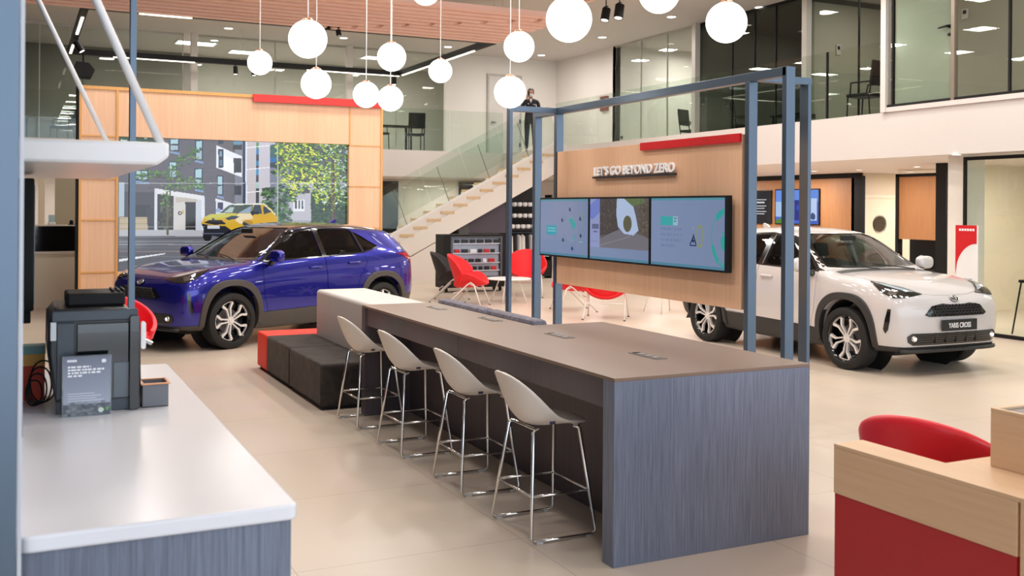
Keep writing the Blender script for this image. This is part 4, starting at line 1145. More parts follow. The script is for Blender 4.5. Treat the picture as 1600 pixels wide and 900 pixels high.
def sofa(label,y0,y1):
    t=thing('sofa',label,'sofa',(3.35,(y0+y1)/2,0)); d=(y1-y0)/2
    B('backrest',-.06,-d,.05,.06,d,.955,M_SPECK,t,.03); B('seat',.06,-d,.05,.65,d,.42,M_SPECK,t,.03)
    B('base',-.04,-d+.04,0,.6,d-.04,.05,M_BLACK,t)
sofa('slate grey sofa back showing behind the table, nearer segment',6.40,7.24)
sofa('slate grey sofa back showing behind the table, farther segment',7.29,8.25)

# ------------------------------------------------------------------ steel frame with oak panel and screens
def frame():
    t=thing('steel_frame','blue-grey steel post frame carrying oak panel and three screens','frame',(5.2,6.0,0))
    ox,oy=5.2,6.0
    def b(n,x0,y0,z0,x1,y1,z1,m=M_STEEL,p=None): return B(n,x0-ox,y0-oy,z0,x1-ox,y1-oy,z1,m,p or t,.003)
    ZTp=2.84
    b('beam',5.2,5.975,ZTp-.07,5.28,10.17,ZTp)
    b('post',5.2,5.965,0,5.285,6.015,ZTp-.0)
    b('post',5.2,6.40,0,5.285,6.452,ZTp-.07)
    b('post',5.2,9.60,0,5.285,9.66,ZTp-.07)
    b('post',5.2,10.10,0,5.285,10.165,ZTp-.07)
    b('beam',5.285,6.38,ZTp-.065,5.83,6.44,ZTp-.005)
    pr=at_Y(1267,300,6.34).x; pl=at_Y(1262,300,6.34).x; pf=at_X(1248.5,300,pl).y
    b('post',pl,6.34,0,pr,pf,ZTp-.065)
    b('beam',4.63,9.60,ZTp-.065,5.2,9.66,ZTp-.005)
    b('post',4.63,9.58,0,4.665,9.66,ZTp-.065)
    for x,y in ((5.24,5.99),(5.24,6.425),(5.24,9.63),(5.24,10.13),(4.65,9.62)): b('base_plate',x-.07,y-.07,0,x+.07,y+.07,.008)
    # oak panel
    pn=B('oak_panel',.0,.49,.95,.045,3.58,2.36,M_OAK,t,.002)
    B('panel_edge',-.001,3.58,.95,.046,3.60,2.36,M_BLACK,t)
    B('red_bar',-.03,.485,2.295,-.0,1.925,2.365,M_RED,t,.002)
    lt=text("lettering","LET'S GO BEYOND ZERO",.115,plain('sign_white','#ffffff',.4),t,frameM((-.022,2.77,2.085),(0,-1,0),(0,0,1)),.008,.0035,width=1.385)
    B('sign_ledge',-.035,1.375,2.055,-.0,2.78,2.072,plain('navy_ledge','#1f2834',.5),t)
    return t
frame()
def screen_mat(name,s=1.0,att='Col'):
    m=bpy.data.materials.new(name); m.use_nodes=True; nt=m.node_tree; b=nt.nodes['Principled BSDF']
    a=nt.nodes.new('ShaderNodeAttribute'); a.attribute_name=att
    b.inputs['Base Color'].default_value=(.01,.01,.01,1); b.inputs['Roughness'].default_value=.12
    nt.links.new(a.outputs[0],b.inputs['Emission Color']); b.inputs['Emission Strength'].default_value=s
    return m
M_SCR=screen_mat('screen_image',1.0)
def lin(c):
    if isinstance(c,str): c=c.lstrip('#'); c=[int(c[i:i+2],16)/255 for i in (0,2,4)]
    return [x/12.92 if x<=.04045 else ((x+.055)/1.055)**2.4 for x in c]
import numpy as np
class Canvas:
    """a little raster in the plane of a screen; becomes a grid of tiny coloured faces"""
    def __init__(s,w,h,bg): s.w,s.h=w,h; s.a=np.zeros((h,w,3)); s.a[:]=lin(bg); yy,xx=np.mgrid[0:h,0:w]; s.X=(xx+.5)/w; s.Y=(yy+.5)/h
    def m(s,mask,c,al=1.0): s.a[mask]=s.a[mask]*(1-al)+np.array(lin(c))*al
    def rect(s,x0,y0,x1,y1,c,al=1): s.m((s.X>=x0)&(s.X<x1)&(s.Y>=y0)&(s.Y<y1),c,al)
    def poly(s,P,c,al=1):
        X,Y=s.X,s.Y; ins=np.zeros(X.shape,bool)
        for i in range(len(P)):
            (x0,y0),(x1,y1)=P[i],P[(i+1)%len(P)]
            if y0==y1: continue
            k=((y0>Y)!=(y1>Y))&(X<(x1-x0)*(Y-y0)/(y1-y0)+x0); ins^=k
        s.m(ins,c,al)
    def disc(s,x,y,rx,ry,c,al=1): s.m(((s.X-x)/rx)**2+((s.Y-y)/ry)**2<1,c,al)
    def ring(s,x,y,rx,ry,t,c): q=((s.X-x)/rx)**2+((s.Y-y)/ry)**2; s.m((q<1)&(q>(1-t)**2),c)
    def line(s,x0,y0,x1,y1,t,c,al=1,asp=1.0):
        dx,dy=(x1-x0),(y1-y0)/asp; L2=dx*dx+dy*dy; u=np.clip(((s.X-x0)*dx+(s.Y-y0)/asp*dy)/L2,0,1)
        d=np.hypot(s.X-x0-u*dx,(s.Y-y0)/asp-u*dy); s.m(d<t,c,al)
    def build(s,name,O,U,V,parent,mat):
        """O top-left corner, U along the width, V down"""
        O,U,V=map(np.array,(O,U,V)); w,h=s.w,s.h
        j,i=np.mgrid[0:h+1,0:w+1]; co=O+U*(i[...,None]/w)+V*(j[...,None]/h); co=co.reshape(-1,3)
        jj,ii=np.mgrid[0:h,0:w]; a=(jj*(w+1)+ii).ravel(); f=np.stack([a,a+w+1,a+w+2,a+1],1)
        me=bpy.data.meshes.new(name); me.vertices.add(len(co)); me.vertices.foreach_set('co',co.astype(np.float32).ravel())
        n=len(f); me.loops.add(n*4); me.loops.foreach_set('vertex_index',f.astype(np.int32).ravel())
        me.polygons.add(n); me.polygons.foreach_set('loop_start',np.arange(0,n*4,4,dtype=np.int32)); me.polygons.foreach_set('loop_total',np.full(n,4,np.int32))
        me.update(calc_edges=True)
        at=me.color_attributes.new('Col','FLOAT_COLOR','CORNER'); c=np.ones((n,4,4),np.float32); c[:,:,:3]=s.a.reshape(-1,1,3); at.data.foreach_set('color',c.ravel())
        return link(name,me,mat,parent)
# three monitors; each canvas is seen with x running left to right (that is +y to -y in the room)
def monitor(label,y1,y0,paint_fn):
    t=thing('monitor',label,'screen',(5.108,(y0+y1)/2,1.555)); hw=abs(y1-y0)/2
    B('housing',0,-hw,-.313,.06,hw,.313,M_BLACK,t,.004); B('bracket',.06,-.2,-.1,.09,.2,.1,M_BLACK,t)
    c=Canvas(210,122,'#7c8fae'); paint_fn(c); bz=.018
    c.build('display',(-.0015,hw-bz,.313-bz),(0,-2*(hw-bz),0),(0,0,-2*(.313-bz)),t,M_SCR)
def base(c):
    c.a[:]=np.array(lin('#7786a6'))
    k=(1-c.Y)[...,None]; c.a=c.a*(1.08-.12*c.X[...,None]); 
    c.rect(0,0,1,.035,'#4f8c9c'); c.rect(0,.955,1,1,'#4f7f96')
def scr1(c):
    base(c); c.rect(.14,.47,.36,.64,'#2f97a8'); c.rect(.16,.51,.34,.53,'#66b4c0'); c.rect(.16,.56,.34,.58,'#66b4c0')
    c.ring(.66,.52,.11,.21,.04,'#6aa3b4'); c.poly([(.61,.36),(.68,.33),(.76,.42),(.76,.48),(.71,.54),(.66,.44)],'#2f9a9c'); c.poly([(.74,.60),(.76,.60),(.75,.68),(.71,.74)],'#3f95a2')
    for x,y in ((.64,.18),(.48,.37),(.85,.34),(.86,.63),(.50,.72),(.69,.86)):
        c.disc(x,y,.022,.035,'#2b3a66'); c.ring(x+.035,y-.04,.03,.055,.2,'#7a9a9a' if y<.3 else '#5f7f9a')
    c.ring(.88,.29,.02,.07,.3,'#7a9a50'); c.rect(.83,.73,.90,.75,'#6ab0b8')
def scr2(c):
    base(c); c.rect(.18,.0,1,.80,'#5c5558')
    c.poly([(.18,0),(.52,0),(.50,.55),(.18,.62)],'#4a4443'); c.poly([(.18,.62),(.52,.50),(.80,.55),(1,.60),(1,.80),(.18,.80)],'#6f6c74')
    c.poly([(.48,0),(.72,0),(.80,.30),(.84,.50),(.76,.58),(.60,.56),(.50,.45),(.47,.25)],'#a9b9d6'); c.disc(.66,.40,.07,.13,'#5c5a46'); c.poly([(.60,0),(.92,0),(.98,.14),(.86,.10),(.74,.12)],'#5f6f4a')
    c.poly([(.84,.1),(1,.05),(1,.62),(.86,.55)],'#564f4a'); rnd=random.Random(5)
    for k in range(90):
        x,y=rnd.uniform(.19,.47),rnd.uniform(.02,.55); c.disc(x,y,.012,.02,rnd.choice(['#5f5750','#3c3733','#6d675e']),.25)
        x,y=rnd.uniform(.84,.99),rnd.uniform(.02,.55); c.disc(x,y,.012,.02,rnd.choice(['#6b6353','#45403a','#7d7a62']),.3)
    c.line(.19,.64,.48,.50,.006,'#3c3a3c',1,1); c.line(.19,.77,.7,.60,.01,'#85828c',.6,1)
    c.rect(0,.0,.18,.80,'#8a94c0'); c.poly([(.0,.1),(.12,.0),(.18,.0),(.18,.22),(.06,.34),(0,.34)],'#6d7cc0'); c.rect(.04,.42,.16,.50,'#5b6488'); c.rect(.06,.53,.14,.56,'#5b6488'); c.rect(.02,.70,.15,.715,'#8089ac')
def scr3(c):
    base(c); c.rect(.14,.27,.33,.40,'#3aa0a2'); c.rect(.32,.27,.385,.40,'#8fb3c4'); c.rect(.335,.29,.37,.31,'#5b7f96'); c.rect(.335,.33,.36,.35,'#5b7f96')
    rnd=random.Random(9)
    for r,(x0,x1) in enumerate(((.15,.44),(.15,.44),(.15,.44),(.15,.35))):
        x=x0
        while x<x1: w_=rnd.uniform(.008,.016); c.rect(x,.435+r*.083,x+w_,.475+r*.083,'#6c7aa0'); x+=w_+.006+(.012 if rnd.random()<.2 else 0)
    c.ring(.685,.545,.045,.165,.22,'#8a8f52'); c.line(.60,.53,.635,.66,.007,'#1f2a5a',1,1.7); c.line(.56,.66,.60,.56,.007,'#1f2a5a',1,1.7); c.line(.56,.68,.635,.68,.007,'#1f2a5a',1,1.7); c.disc(.60,.62,.012,.022,'#1f2a5a'); c.rect(.60,.42,.605,.46,'#9fb0a0')
    c.ring(1.09,.53,.26,.42,.035,'#2f9a94'); c.poly([(.99,.16),(.93,.18),(.885,.26),(.91,.33),(.96,.26),(.99,.22)],'#2f9a94'); c.poly([(.83,.62),(.88,.70),(.91,.82),(.93,.90),(.99,.93),(.99,.97),(.90,.90),(.85,.76)],'#2f9a94'); c.disc(.985,.62,.035,.10,'#2f9a94'); c.disc(.98,.49,.012,.022,'#2f9a94')
monitor('left one of the three wall screens, globe with small icons on blue',8.74,9.80,scr1)
monitor('middle one of the three wall screens, showing a tree-lined road photo',7.655,8.735,scr2)
monitor('right one of the three wall screens, with part of a green globe',6.56,7.65,scr3)

# ------------------------------------------------------------------ globe pendants
M_GLOBE=emis('opal_globe_glow','#fffdf8',3.2)
M_BRASS=plain('copper_cap','#c99070',.3,metal=.8)
GL=[((481,61),30,'large globe pendant, second from the left of all'),((406,98),19,'small globe pendant farthest left'),((494,131),23.5,'globe pendant hanging just below the large left one'),
 ((572,148),20.5,'left one of the two lowest touching globe pendants'),((610,154),20,'right one of the two lowest touching globe pendants'),((612,89),22.5,'globe pendant directly above the touching pair'),
 ((688,111),18.5,'small single globe pendant in front of the track corner bar'),((811,73),24,'upper one of the two globes above the standing person'),((797,144),25,'lower globe pendant covering the top of the steel frame post'),
 ((889,30),36,'largest globe pendant, cut by the top edge in the middle'),((665,-14),22.5,'globe pendant almost out of the top edge over the slats'),((1030,-11),32,'globe pendant cut by the top edge beside the two spotlights'),((1135,35),32,'large globe pendant farthest right of all')]
first=None
for (p,r,lab) in GL:
    dd=.32*FPX/(2*r); q=_ray(*p); loc=(q[0]*dd,q[1]*dd,H+q[2]*dd)
    t=thing('globe_pendant',lab,'pendant lamp',loc,group='opal globe pendants under the slatted raft')
    if first is None:
        o=MB().sphere((0,0,0),.16,seg=48).build('globe_shade',M_GLOBE,t,smooth=True); gme=o.data
        k=MB().lathe([(.0,.175),(.03,.175),(.05,.162),(.055,.150),(.0,.148)]).build('cap',M_BRASS,t,smooth='angle'); kme=k.data; first=t
    else:
        link('globe_shade',gme,None,t); link('cap',kme,None,t)
    MB().tube([(0,0,.17),(0,0,RZ-loc[2])],.005,6).build('cord',plain('white_cord','#f3efec',.5),t)
    MB().lathe([(0,RZ-loc[2]-.02),(.045,RZ-loc[2]-.02),(.045,RZ-loc[2]),(0,RZ-loc[2])],seg=16).build('ceiling_rose',M_WHITE,t)
# ------------------------------------------------------------------ coffee counter in the foreground on the left
M_CORIAN=plain('white_solid_surface','#e9e9ee',.22,noise=.01)
M_MACH=plain('graphite_plastic','#181c20',.35,noise=.05)
M_MACHL=plain('slate_plastic','#353f49',.35)
def counter():
    t=thing('coffee_counter','white-topped coffee counter with blue-grey wood end, bottom left','counter',(0,2.87,0))
    o=MB().prism(rrect(.0,0,.725,2.86,.03),'Z',.855,.90).build('worktop',M_CORIAN,t,bevel=.008,segs=3,smooth='angle')
    B('cabinet',.0,.03,.09,.70,2.83,.855,M_BWOOD,t,.003)
    B('plinth',.0,.06,0,.66,2.80,.09,M_BLACK,t)
    for i in range(4): B('cabinet_door',.70,.05+i*.695,.10,.716,.05+i*.695+.68,.85,M_BWOOD,t,.002)
    s=B('side_upstand',-.012,.0,.90,.010,2.86,1.06,M_CORIAN,t,.003)
    B('socket_plate',.010,1.05,.94,.016,1.35,1.02,M_MACH,t)
counter()
def bay_frame():
    t=thing('bay_frame','wide blue-grey steel upright at the left picture edge with slim post','frame',(0,2.8,0))
    B('upright',-.40,-.05,0,-.001,.03,5.2,M_STEEL,t,.003)
    B('edge_trim',0,-.01,.0,.010,.03,5.2,plain('pale_edge_trim','#dfe2ea',.4),t)
    x0=at_Y(202,300,6.3).x; x1=at_Y(212,300,6.3).x
    B('slim_post',x0,3.50,0,x1,3.56,5.2,M_STEEL,t,.002)
    B('top_rail',-.4,-.05,5.2,.01,3.56,5.26,M_STEEL,t); B('top_rail',-.4,3.5,5.2,x1,3.56,5.26,M_STEEL,t)
    B('back_rail',-.05,.03,0,-.013,3.56,3.6,M_STEEL,t)
bay_frame()
def shelf():
    t=thing('hanging_shelf','thick white shelf hung on slanted white rods over the counter','shelf',(0,3.9,1.9))
    sx=.495; top=.083
    MB().prism([(.002,0),(sx-.04,0),(sx,.03),(sx,top),(.002,top)],'Y',0,2.35).build('shelf_board',M_WHITE,t,bevel=.012,segs=3,smooth='angle')
    a=at_Y(256,236,3.92); b=at_Y(150,0,3.92)
    k=(0.0-a.x)/(b.x-a.x); e=a+(b-a)*k
    MB().tube([(a.x,.02,a.z-1.9),(e.x,.02,e.z-1.9)],.0155,10).build('suspension_rod',M_WHITE,t,smooth=True)
    yy=6.15; a=at_Y(168,224,yy); b=at_Y(60,0,yy); k=(0.0-a.x)/(b.x-a.x); e=a+(b-a)*k
    MB().tube([(a.x,yy-3.9,a.z-1.9),(e.x,yy-3.9,e.z-1.9)],.014,10).build('suspension_rod',M_WHITE,t,smooth=True)
shelf()
def wall_screen():
    t=thing('edge_screen','thin black screen seen edge-on on the bay frame above the counter','screen',(0,5.05,1.27))
    B('housing',-.012,0,0,.062,.62,.60,M_BLACK,t,.008); B('display',.062,.02,.03,.065,.60,.57,M_GBLK,t)
    B('lower_module',.0,.05,-.06,.05,.5,0,M_BLACK,t,.006)
wall_screen()
def coffee():
    t=thing('coffee_machine','large graphite coffee machine with smoked side on the white counter','coffee machine',(.285,4.50,.90))
    w0,w1=-.165,.175; h=.425
    prof=[(w0+.03,0),(w1,0),(w1+.005,.10),(w1-.0,.34),(w1-.02,h-.03),(w1-.05,h),(w0+.02,h),(w0-.01,h-.04),(w0-.012,.25),(w0+.01,.08)]
    MB().prism(prof,'Y',0,.48).build('body',M_MACH,t,bevel=.012,segs=3,smooth='angle')
    B('top_bezel',w0+.0,-.012,h-.05,w1-.01,.0,h-.005,M_MACHL,t,.005)
    B('side_panel',w0+.02,-.008,.06,w0+.085,.0,h-.055,M_MACHL,t,.003)
    B('smoked_window',w0+.095,-.010,.05,w1-.045,.0,h-.06,plain('smoked_plastic','#0f151a',.08,coat=.6),t,.003)
    B('lower_window',w0+.235,-.013,.055,w1-.045,-.010,.20,plain('milky_plastic','#5d656d',.15),t,.002)
    B('base',w0+.02,-.006,0,w1,.0,.05,M_MACHL,t,.003)
    MB().prism(rrect(w1-.045,-.0,w1-.005,h-.03,.012),'Y',-.03,-.008).build('door_edge',M_GBLK,t,bevel=.003)
    B('bean_hopper',w0+.06,.10,h,w1-.05,.36,h+.055,M_BLACK,t,.01)
    m=MB()
    for k in range(3): m.box(w1-.10+k*.022,.12,h+.05,w1-.092+k*.022,.3,h+.065)
    m.build('hopper_ribs',M_BLACK,t)
    B('badge_plate',w0-.004,-.01,.30,w0+.018,-.001,.375,plain('white_badge_plate','#d5dade',.4),t,.002)
    MB().prism(rrect(w1+.005,.245,w1+.025,.36,.009),'Y',.02,.05).build('milk_lever',M_WHITE,t)
    MB().tube([(w1+.02,.035,.28),(w1+.05,.035,.265)],.009).build('lever_knob',M_CHROME,t)
coffee()
def drip():
    t=thing('drip_box','grey open drip tray with copper rim right of coffee machine','tray',(.52,4.50,.90))
    ox=-.045
    MB().ring_prism([(-.05,0),(.055,0),(.055,.13),(-.05,.13)],[(-.044,.006),(.049,.006),(.049,.124),(-.044,.124)],'Z',.0,.095).box(-.05,0,0,.055,.13,.006).build('tray_body',plain('grey_tray','#6b6d72',.4),t,bevel=.002)
    MB().ring_prism([(-.056,-.006),(.062,-.006),(.062,.136),(-.056,.136)],[(-.044,.006),(.049,.006),(.049,.124),(-.044,.124)],'Z',.095,.102).build('rim',plain('copper_rim','#c98f6a',.3,metal=.6),t,bevel=.002)
    B('grid',-.044,.006,.07,.049,.124,.075,M_BLACK,t)
drip()
def leaflet():
    t=thing('sign_holder','small upright grey notice in clear stand before the coffee machine','sign',(.25,4.42,.90))
    B('acrylic_sheet',-.092,-.003,0,.092,.003,.245,glass('clear_acrylic',(.9,.92,.95),.08),t)
    c=Canvas(74,100,'#8f95a6'); rnd=random.Random(4)
    k=c.Y[...,None]; c.a=np.array(lin('#6f7688'))*(1-k)+np.array(lin('#a9b2c2'))*k
    c.rect(0,.8,1,1,'#5b626c'); 
    for q in range(60): c.disc(rnd.random(),rnd.uniform(.78,1),.05,.03,rnd.choice(['#7d868c','#4b525c','#8d979b']),.5)
    c.disc(.86,.09,.05,.035,'#eef0f5'); c.rect(.08,.05,.28,.09,'#dfe3ea')
    for r,(y,x1) in enumerate(((.16,.58),(.21,.86),(.26,.80),(.31,.40))): 
        x=.10
        while x<x1: w_=rnd.uniform(.04,.1); c.rect(x,y,min(x+w_,x1),y+.028,'#f2f3f7'); x+=w_+.02
    for y in (.62,.66,.70,.74): c.rect(.10,y,.10+rnd.uniform(.5,.8),y+.012,'#d5dae4')
    c.disc(.80,.92,.06,.04,'#cfe0cf'); c.disc(.93,.90,.03,.03,'#5fae3a')
    m=MATS.get('printed_card') 
    if not m:
        m=bpy.data.materials.new('printed_card'); m.use_nodes=True; nt=m.node_tree; b=nt.nodes['Principled BSDF']; a=nt.nodes.new('ShaderNodeAttribute'); a.attribute_name='Col'; nt.links.new(a.outputs[0],b.inputs['Base Color']); b.inputs['Roughness'].default_value=.4; MATS['printed_card']=m
    c.build('printed_card',(-.088,-.0045,.242),(.176,0,0),(0,0,-.239),t,m)
    B('foot',-.092,-.003,0,.092,.05,.004,glass('clear_acrylic',(.9,.92,.95),.08),t)
leaflet()
def carton():
    t=thing('carton','orange-red carton with teal lid at the back of the counter','box',(.055,4.92,.90))
    B('box_body',-.04,-.05,0,.05,.05,.20,plain('orange_red_card','#d8401f',.5,noise=.2,scale=9),t,.003); B('yellow_band',-.041,-.051,.15,.051,.051,.20,plain('yellow_card','#eeb04a',.5),t); B('lid',-.043,-.053,.20,.053,.053,.235,plain('teal_card','#7fa9a6',.5),t,.002)
carton()
def cables():
    m=MB(); rnd=random.Random(11)
    for k in range(4):
        cx,cz,r=.06+.012*k,1.0-.012*k,.055+.012*k
        m.tube([(cx+r*.55*math.cos(a),4.66+.02*k+.015*math.sin(3*a),.912+ (r*1.0)*(1+math.sin(a))) for a in [2*PI*i/24 for i in range(24)]],.0035,6,closed=True)
    o=m.build('cable_loop',M_BLACK,None,smooth=True); tag(o,'black power cable looped left of the coffee machine','cable')
cables()
# ------------------------------------------------------------------ reception desk bottom right, tub chairs
M_OAKF=grain('pale_oak_desk','#e2bd96','#ecc9a5','Y',.42,fine=45,stretch=28,c3='#f0e6da')
M_REDL2=plain('red_laminate','#b81f26',.35)
M_REDU=plain('red_leather','#f02a38',.38,noise=.02)
def desk():
    t=thing('reception_desk','pale oak desk with red front panel in the bottom right corner','desk',(3.15,2.40,0))
    # local: x along room x, y along room y
    b=lambda n,x0,y0,z0,x1,y1,z1,m,bv=.003: B(n,x0,y0,z0,x1,y1,z1,m,t,bv)
    b('apron',0,.012,.54,.03,.90,.735,M_OAKF)
    MB().prism([(0,0),(1.5,0),(1.5,.46),(.165,.46),(.165,.90),(0,.90)],'Z',.735,.752).build('desktop',M_OAKF,t,bevel=.002)
    b('apron',.03,.84,.54,.165,.90,.735,M_OAKF); b('apron',.14,.46,.54,.165,.84,.735,M_OAKF)
    b('front_panel',.004,.014,.0,.03,.897,.54,M_REDL2)
    b('side_panel',.03,.84,0,.15,.88,.54,M_REDL2); b('inner_panel',.14,.46,0,.16,.86,.54,M_REDL2)
    b('end_panel',0,-.03,0,1.5,.0,.752,M_OAKF)
    b('drawer_unit',.9,.05,0,1.45,.44,.735,M_OAKF)
desk()
def box_stand():
    c0=at_Z(1547,728,.752)
    t=thing('display_stand','raised oak box holding a sloped dark touch screen on the desk','display stand',(c0.x,c0.y,.752))
    h=.215; L=.62
    poly=[(-L,0),(0,0),(0,h),(-L,h-.0)]
    m=MB().prism([(0,0),(.0,h),(-L,h+.0),(-L,0)],'X',0,.42); m.build('oak_box',M_OAKF,t,bevel=.003)
    MB().ring_prism([(0,-L),(.42,-L),(.42,0),(0,0)],[(.02,-L+.02),(.40,-L+.02),(.40,-.02),(.02,-.02)],'Z',h,h+.014).build('rim',M_OAKF,t,bevel=.002)
    B('touch_screen',.02,-L+.02,h+.0,.40,-.02,h+.006,plain('dark_screen_glass','#3b434c',.06,coat=.5),t)
box_stand()
def tub_chair(label,loc,rz,group=None):
    t=thing('tub_chair',label,'chair',loc,rz,group)
    bm=bmesh.new(); N,M=33,9; rows=[]
    for i in range(N):
        a=-PI*.80+1.60*PI*i/(N-1)      # around the back; 0 = rear (-x)
        k=(0.5+.5*math.cos(a/1.60*1.0*1.95)); top=.50+.335*max(0,math.cos(a*.66))**1.25
        row=[]
        for j in range(M):
            v=j/(M-1); z=.40+(top-.40)*v; r=.27+.045*v
            row.append(bm.verts.new((-r*math.cos(a)*1.0,r*1.05*math.sin(a),z)))
        rows.append(row)
    for A,Bv in zip(rows,rows[1:]):
        for j in range(M-1): bm.faces.new((A[j],A[j+1],Bv[j+1],Bv[j]))
    me=bpy.data.meshes.new('backrest'); bm.to_mesh(me); bm.free(); link('backrest',me,M_REDU,t,True,solid=.05,subsurf=1)
    MB().lathe([(0,.38),(.25,.38),(.285,.40),(.29,.44),(.25,.47),(0,.475)],(0.02,0,0)).build('seat',M_REDU,t,smooth=True)
    MB().lathe([(0,0),(.24,0),(.24,.012),(.03,.03),(.025,.38),(0,.38)]).build('pedestal',M_CHR,t,smooth='angle')
    return t
tub_chair('red leather tub chair tucked behind the oak desk, bottom right',(3.88,3.40,0),RAD(20))
tub_chair('red chair half hidden behind the coffee machine',(.93,10.9,0),RAD(-70))
# ------------------------------------------------------------------ oak portal with the street-scene video wall
def portal():
    Y=16.5; D=.40
    t=thing('oak_portal','tall oak-clad portal framing the street-scene video wall','portal',(.80,Y,0))
    X0,X1,Z1=.80,5.57,3.555; a0,a1,zb,zt=1.355,4.985,.735,2.805
    b=lambda n,x0,z0,x1,z1,m,y0=0,y1=D,bv=.0: B(n,x0-X0,y0,z0,x1-X0,y1,z1,m,t,bv)
    b('back_box',X0+.02,0,X1-.02,Z1-.04,M_BLACK,.20,D)
    b('column_panel',X0+.03,.02,a0-.03,Z1-.05,M_OAK,.02,.2); b('column_panel',a1+.0,.02,X1-.03,Z1-.05,M_OAK,.02,.2)
    b('header_panel',a0-.03,zt,a1,Z1-.05,M_OAK,.02,.2); b('lower_panel',a0-.03,.02,a1,zb,M_OAK,.02,.2)
    b('top_edging',X0,Z1-.05,X1,Z1,M_OAKE,0,D)
    for x0,x1 in ((X0,X0+.035),(a0-.035,a0),(X1-.035,X1)): b('upright_edging',x0,0,x1,Z1-.05,M_OAKE,.0,.2)
    b('upright_edging',a1-.0,zt,a1+.02,Z1-.05,M_OAKE,.008,.2)
    for z in (2.80,2.151,1.527,.735,.05): b('cross_edging',X0+.035,z-.012,a0-.035,z+.012,M_OAKE,.006,.2)
    for z in (2.79,2.10,1.4,.7): b('cross_edging',a1,z-.008,X1-.035,z+.008,M_OAKE,.012,.2)
    b('side_cladding',X0-.03,0,X0,Z1,M_BLACK,.03,D)
    b('red_bar',3.37,Z1-.115,5.53,Z1+.005,plain('signal_red','#e0241c',.4),-.05,0)
    return t
portal()
def video_wall():
    t=thing('video_screen','large video wall showing a yellow car in a tree-lined street','screen',(1.357,16.62,.737))
    W,Hh=4.985-1.357,2.803-.737
    B('housing',0,.02,0,W,.07,Hh,M_BLACK,t)
    c=Canvas(420,240,'#5d5a63')
    u=(c.X*W+1.357); z=2.803-c.Y*Hh; y=16.618
    a=_R[0]*u+_R[1]*y; d=_W[0]*u+_W[1]*y; U=FPX*a/d; V=-FPX*(z-H)/d
    c.X=800+U-.0073*V; c.Y=325.6+V+.0073*U
    rnd=random.Random(21)
    R,Pp=c.rect,c.poly
    # brick building with courses
    for k in range(220):
        x,yy=rnd.uniform(186,375),rnd.uniform(215,345); R(x,yy,x+rnd.uniform(4,16),yy+1.1,rnd.choice(['#55525b','#66636c','#4f4c55']),.7)
    # towers on the right of it
    R(377,205,430,350,'#c3c0ca'); Pp([(367,205),(380,205),(380,345),(367,345)],'#7f8290')
    R(365,218,378,226,'#5c8fae'); R(364,226,378,234,'#23252c'); R(366,245,377,270,'#2b2c33'); R(370,257,377,266,'#5a6068'); R(366,290,377,305,'#33343b')
    R(379.5,205,383.5,318,'#13284a'); R(383.5,205,386,345,'#dfe6f4'); R(386,205,399.5,345,'#c6bfc4')
    for k,(ya,yb,cc) in enumerate(((222,232,'#5f8f5a'),(232,241,'#2f7fb0'),(241,251,'#3a3844'),(251,259,'#2c84b6'),(259,263,'#4b3a42'),(263,274,'#3f90c0'),(274,284,'#4c4450'),(284,294,'#a9c4c4'),(294,345,'#3c4046'))): R(400,ya,404.5,yb,cc)
    R(404.5,205,422,345,'#c9c4cf')
    for yy in (229,263,299): c.line(385,yy+2,425,yy-2,.7,'#eef0f4')
    R(422,226,436,246,'#2f5f6a'); R(422,246,432,254,'#1f6fa6'); R(422,254,434,262,'#3a4350'); R(422,262,452,345,'#7d8394')
    # dark windows of the brick building
    def win(x0,y0,x1,y1,sill=True):
        R(x0,y0,x1,y1,'#1b2a44'); R(x0+1.2,y0+1.5,x1-2,(y0+y1)/2-1,'#a8ccd6'); R(x0+1.2,(y0+y1)/2+1,x1-2,y1-1.5,'#9fb9c4')
        if sill: Pp([(x0,y1),(x1+1,y1+3),(x1+1,y1+6),(x0,y1+3)],'#7d9bc6')
    win(265,216,280,236); win(305,219,317,250); win(304,263,317,295); win(339,274,349,305); win(264,252,277,278,False); win(212,266,232,282)
    R(341,219,349,225,'#16304e')
    Pp([(338,227),(378,244),(378,277),(338,262)],'#e9ecf4'); R(341,233,349,262,'#1d2b40'); R(343,236,347,245,'#6fa0b8'); R(343,250,347,259,'#506f8e'); R(365,247,377,270,'#34363e')
    Pp([(350,243),(365,249),(365,270),(350,264)],'#f3f4f8')
    Pp([(337,310),(378,322),(378,345),(337,345)],'#dfe2ea'); R(340,316,348.5,328,'#2b2650')
    R(186,205,252,233,'#24401f')
    for k in range(60): c.disc(rnd.uniform(186,250),rnd.uniform(212,232),2,1.4,rnd.choice(['#1c3319','#3b6a35','#cfe0dc','#2a4a26']),.8)
    # ground floor
    R(186,285,194,338,'#a9bccb'); R(194,300,242,340,'#44434c'); R(212,320,235,338,'#2e3036'); R(228,325,242,361,'#3a3a42')
    R(186,339,230.5,362,'#b9a98d'); 
    for k in range(6): R(186,341+k*4,230,341.6+k*4,'#9d8f76')
    R(246,303,272,360,'#2f2f33'); R(271,306,290,360,'#cfcbc8'); R(289.5,316,306,359,'#222226'); R(306,308,320,361,'#c5cbd5'); R(275,309,308,316,'#bdb4aa')
    Pp([(241,294),(319,306),(319,313),(241,302)],'#dfe0e4'); R(241,296,246,362,'#d5d9e2'); R(315,307,319.5,362,'#dcdfe6')
    c.disc(281,333,3.2,3.2,'#23262c'); c.disc(281.5,333,1.5,1.5,'#cfcbc8'); c.disc(286,331,1.6,3,'#c9a73a')
    for k in range(40): c.disc(rnd.uniform(247,270),rnd.uniform(312,358),2,3,rnd.choice(['#3d4038','#4d5242','#26262a','#6b6f66']),.6)
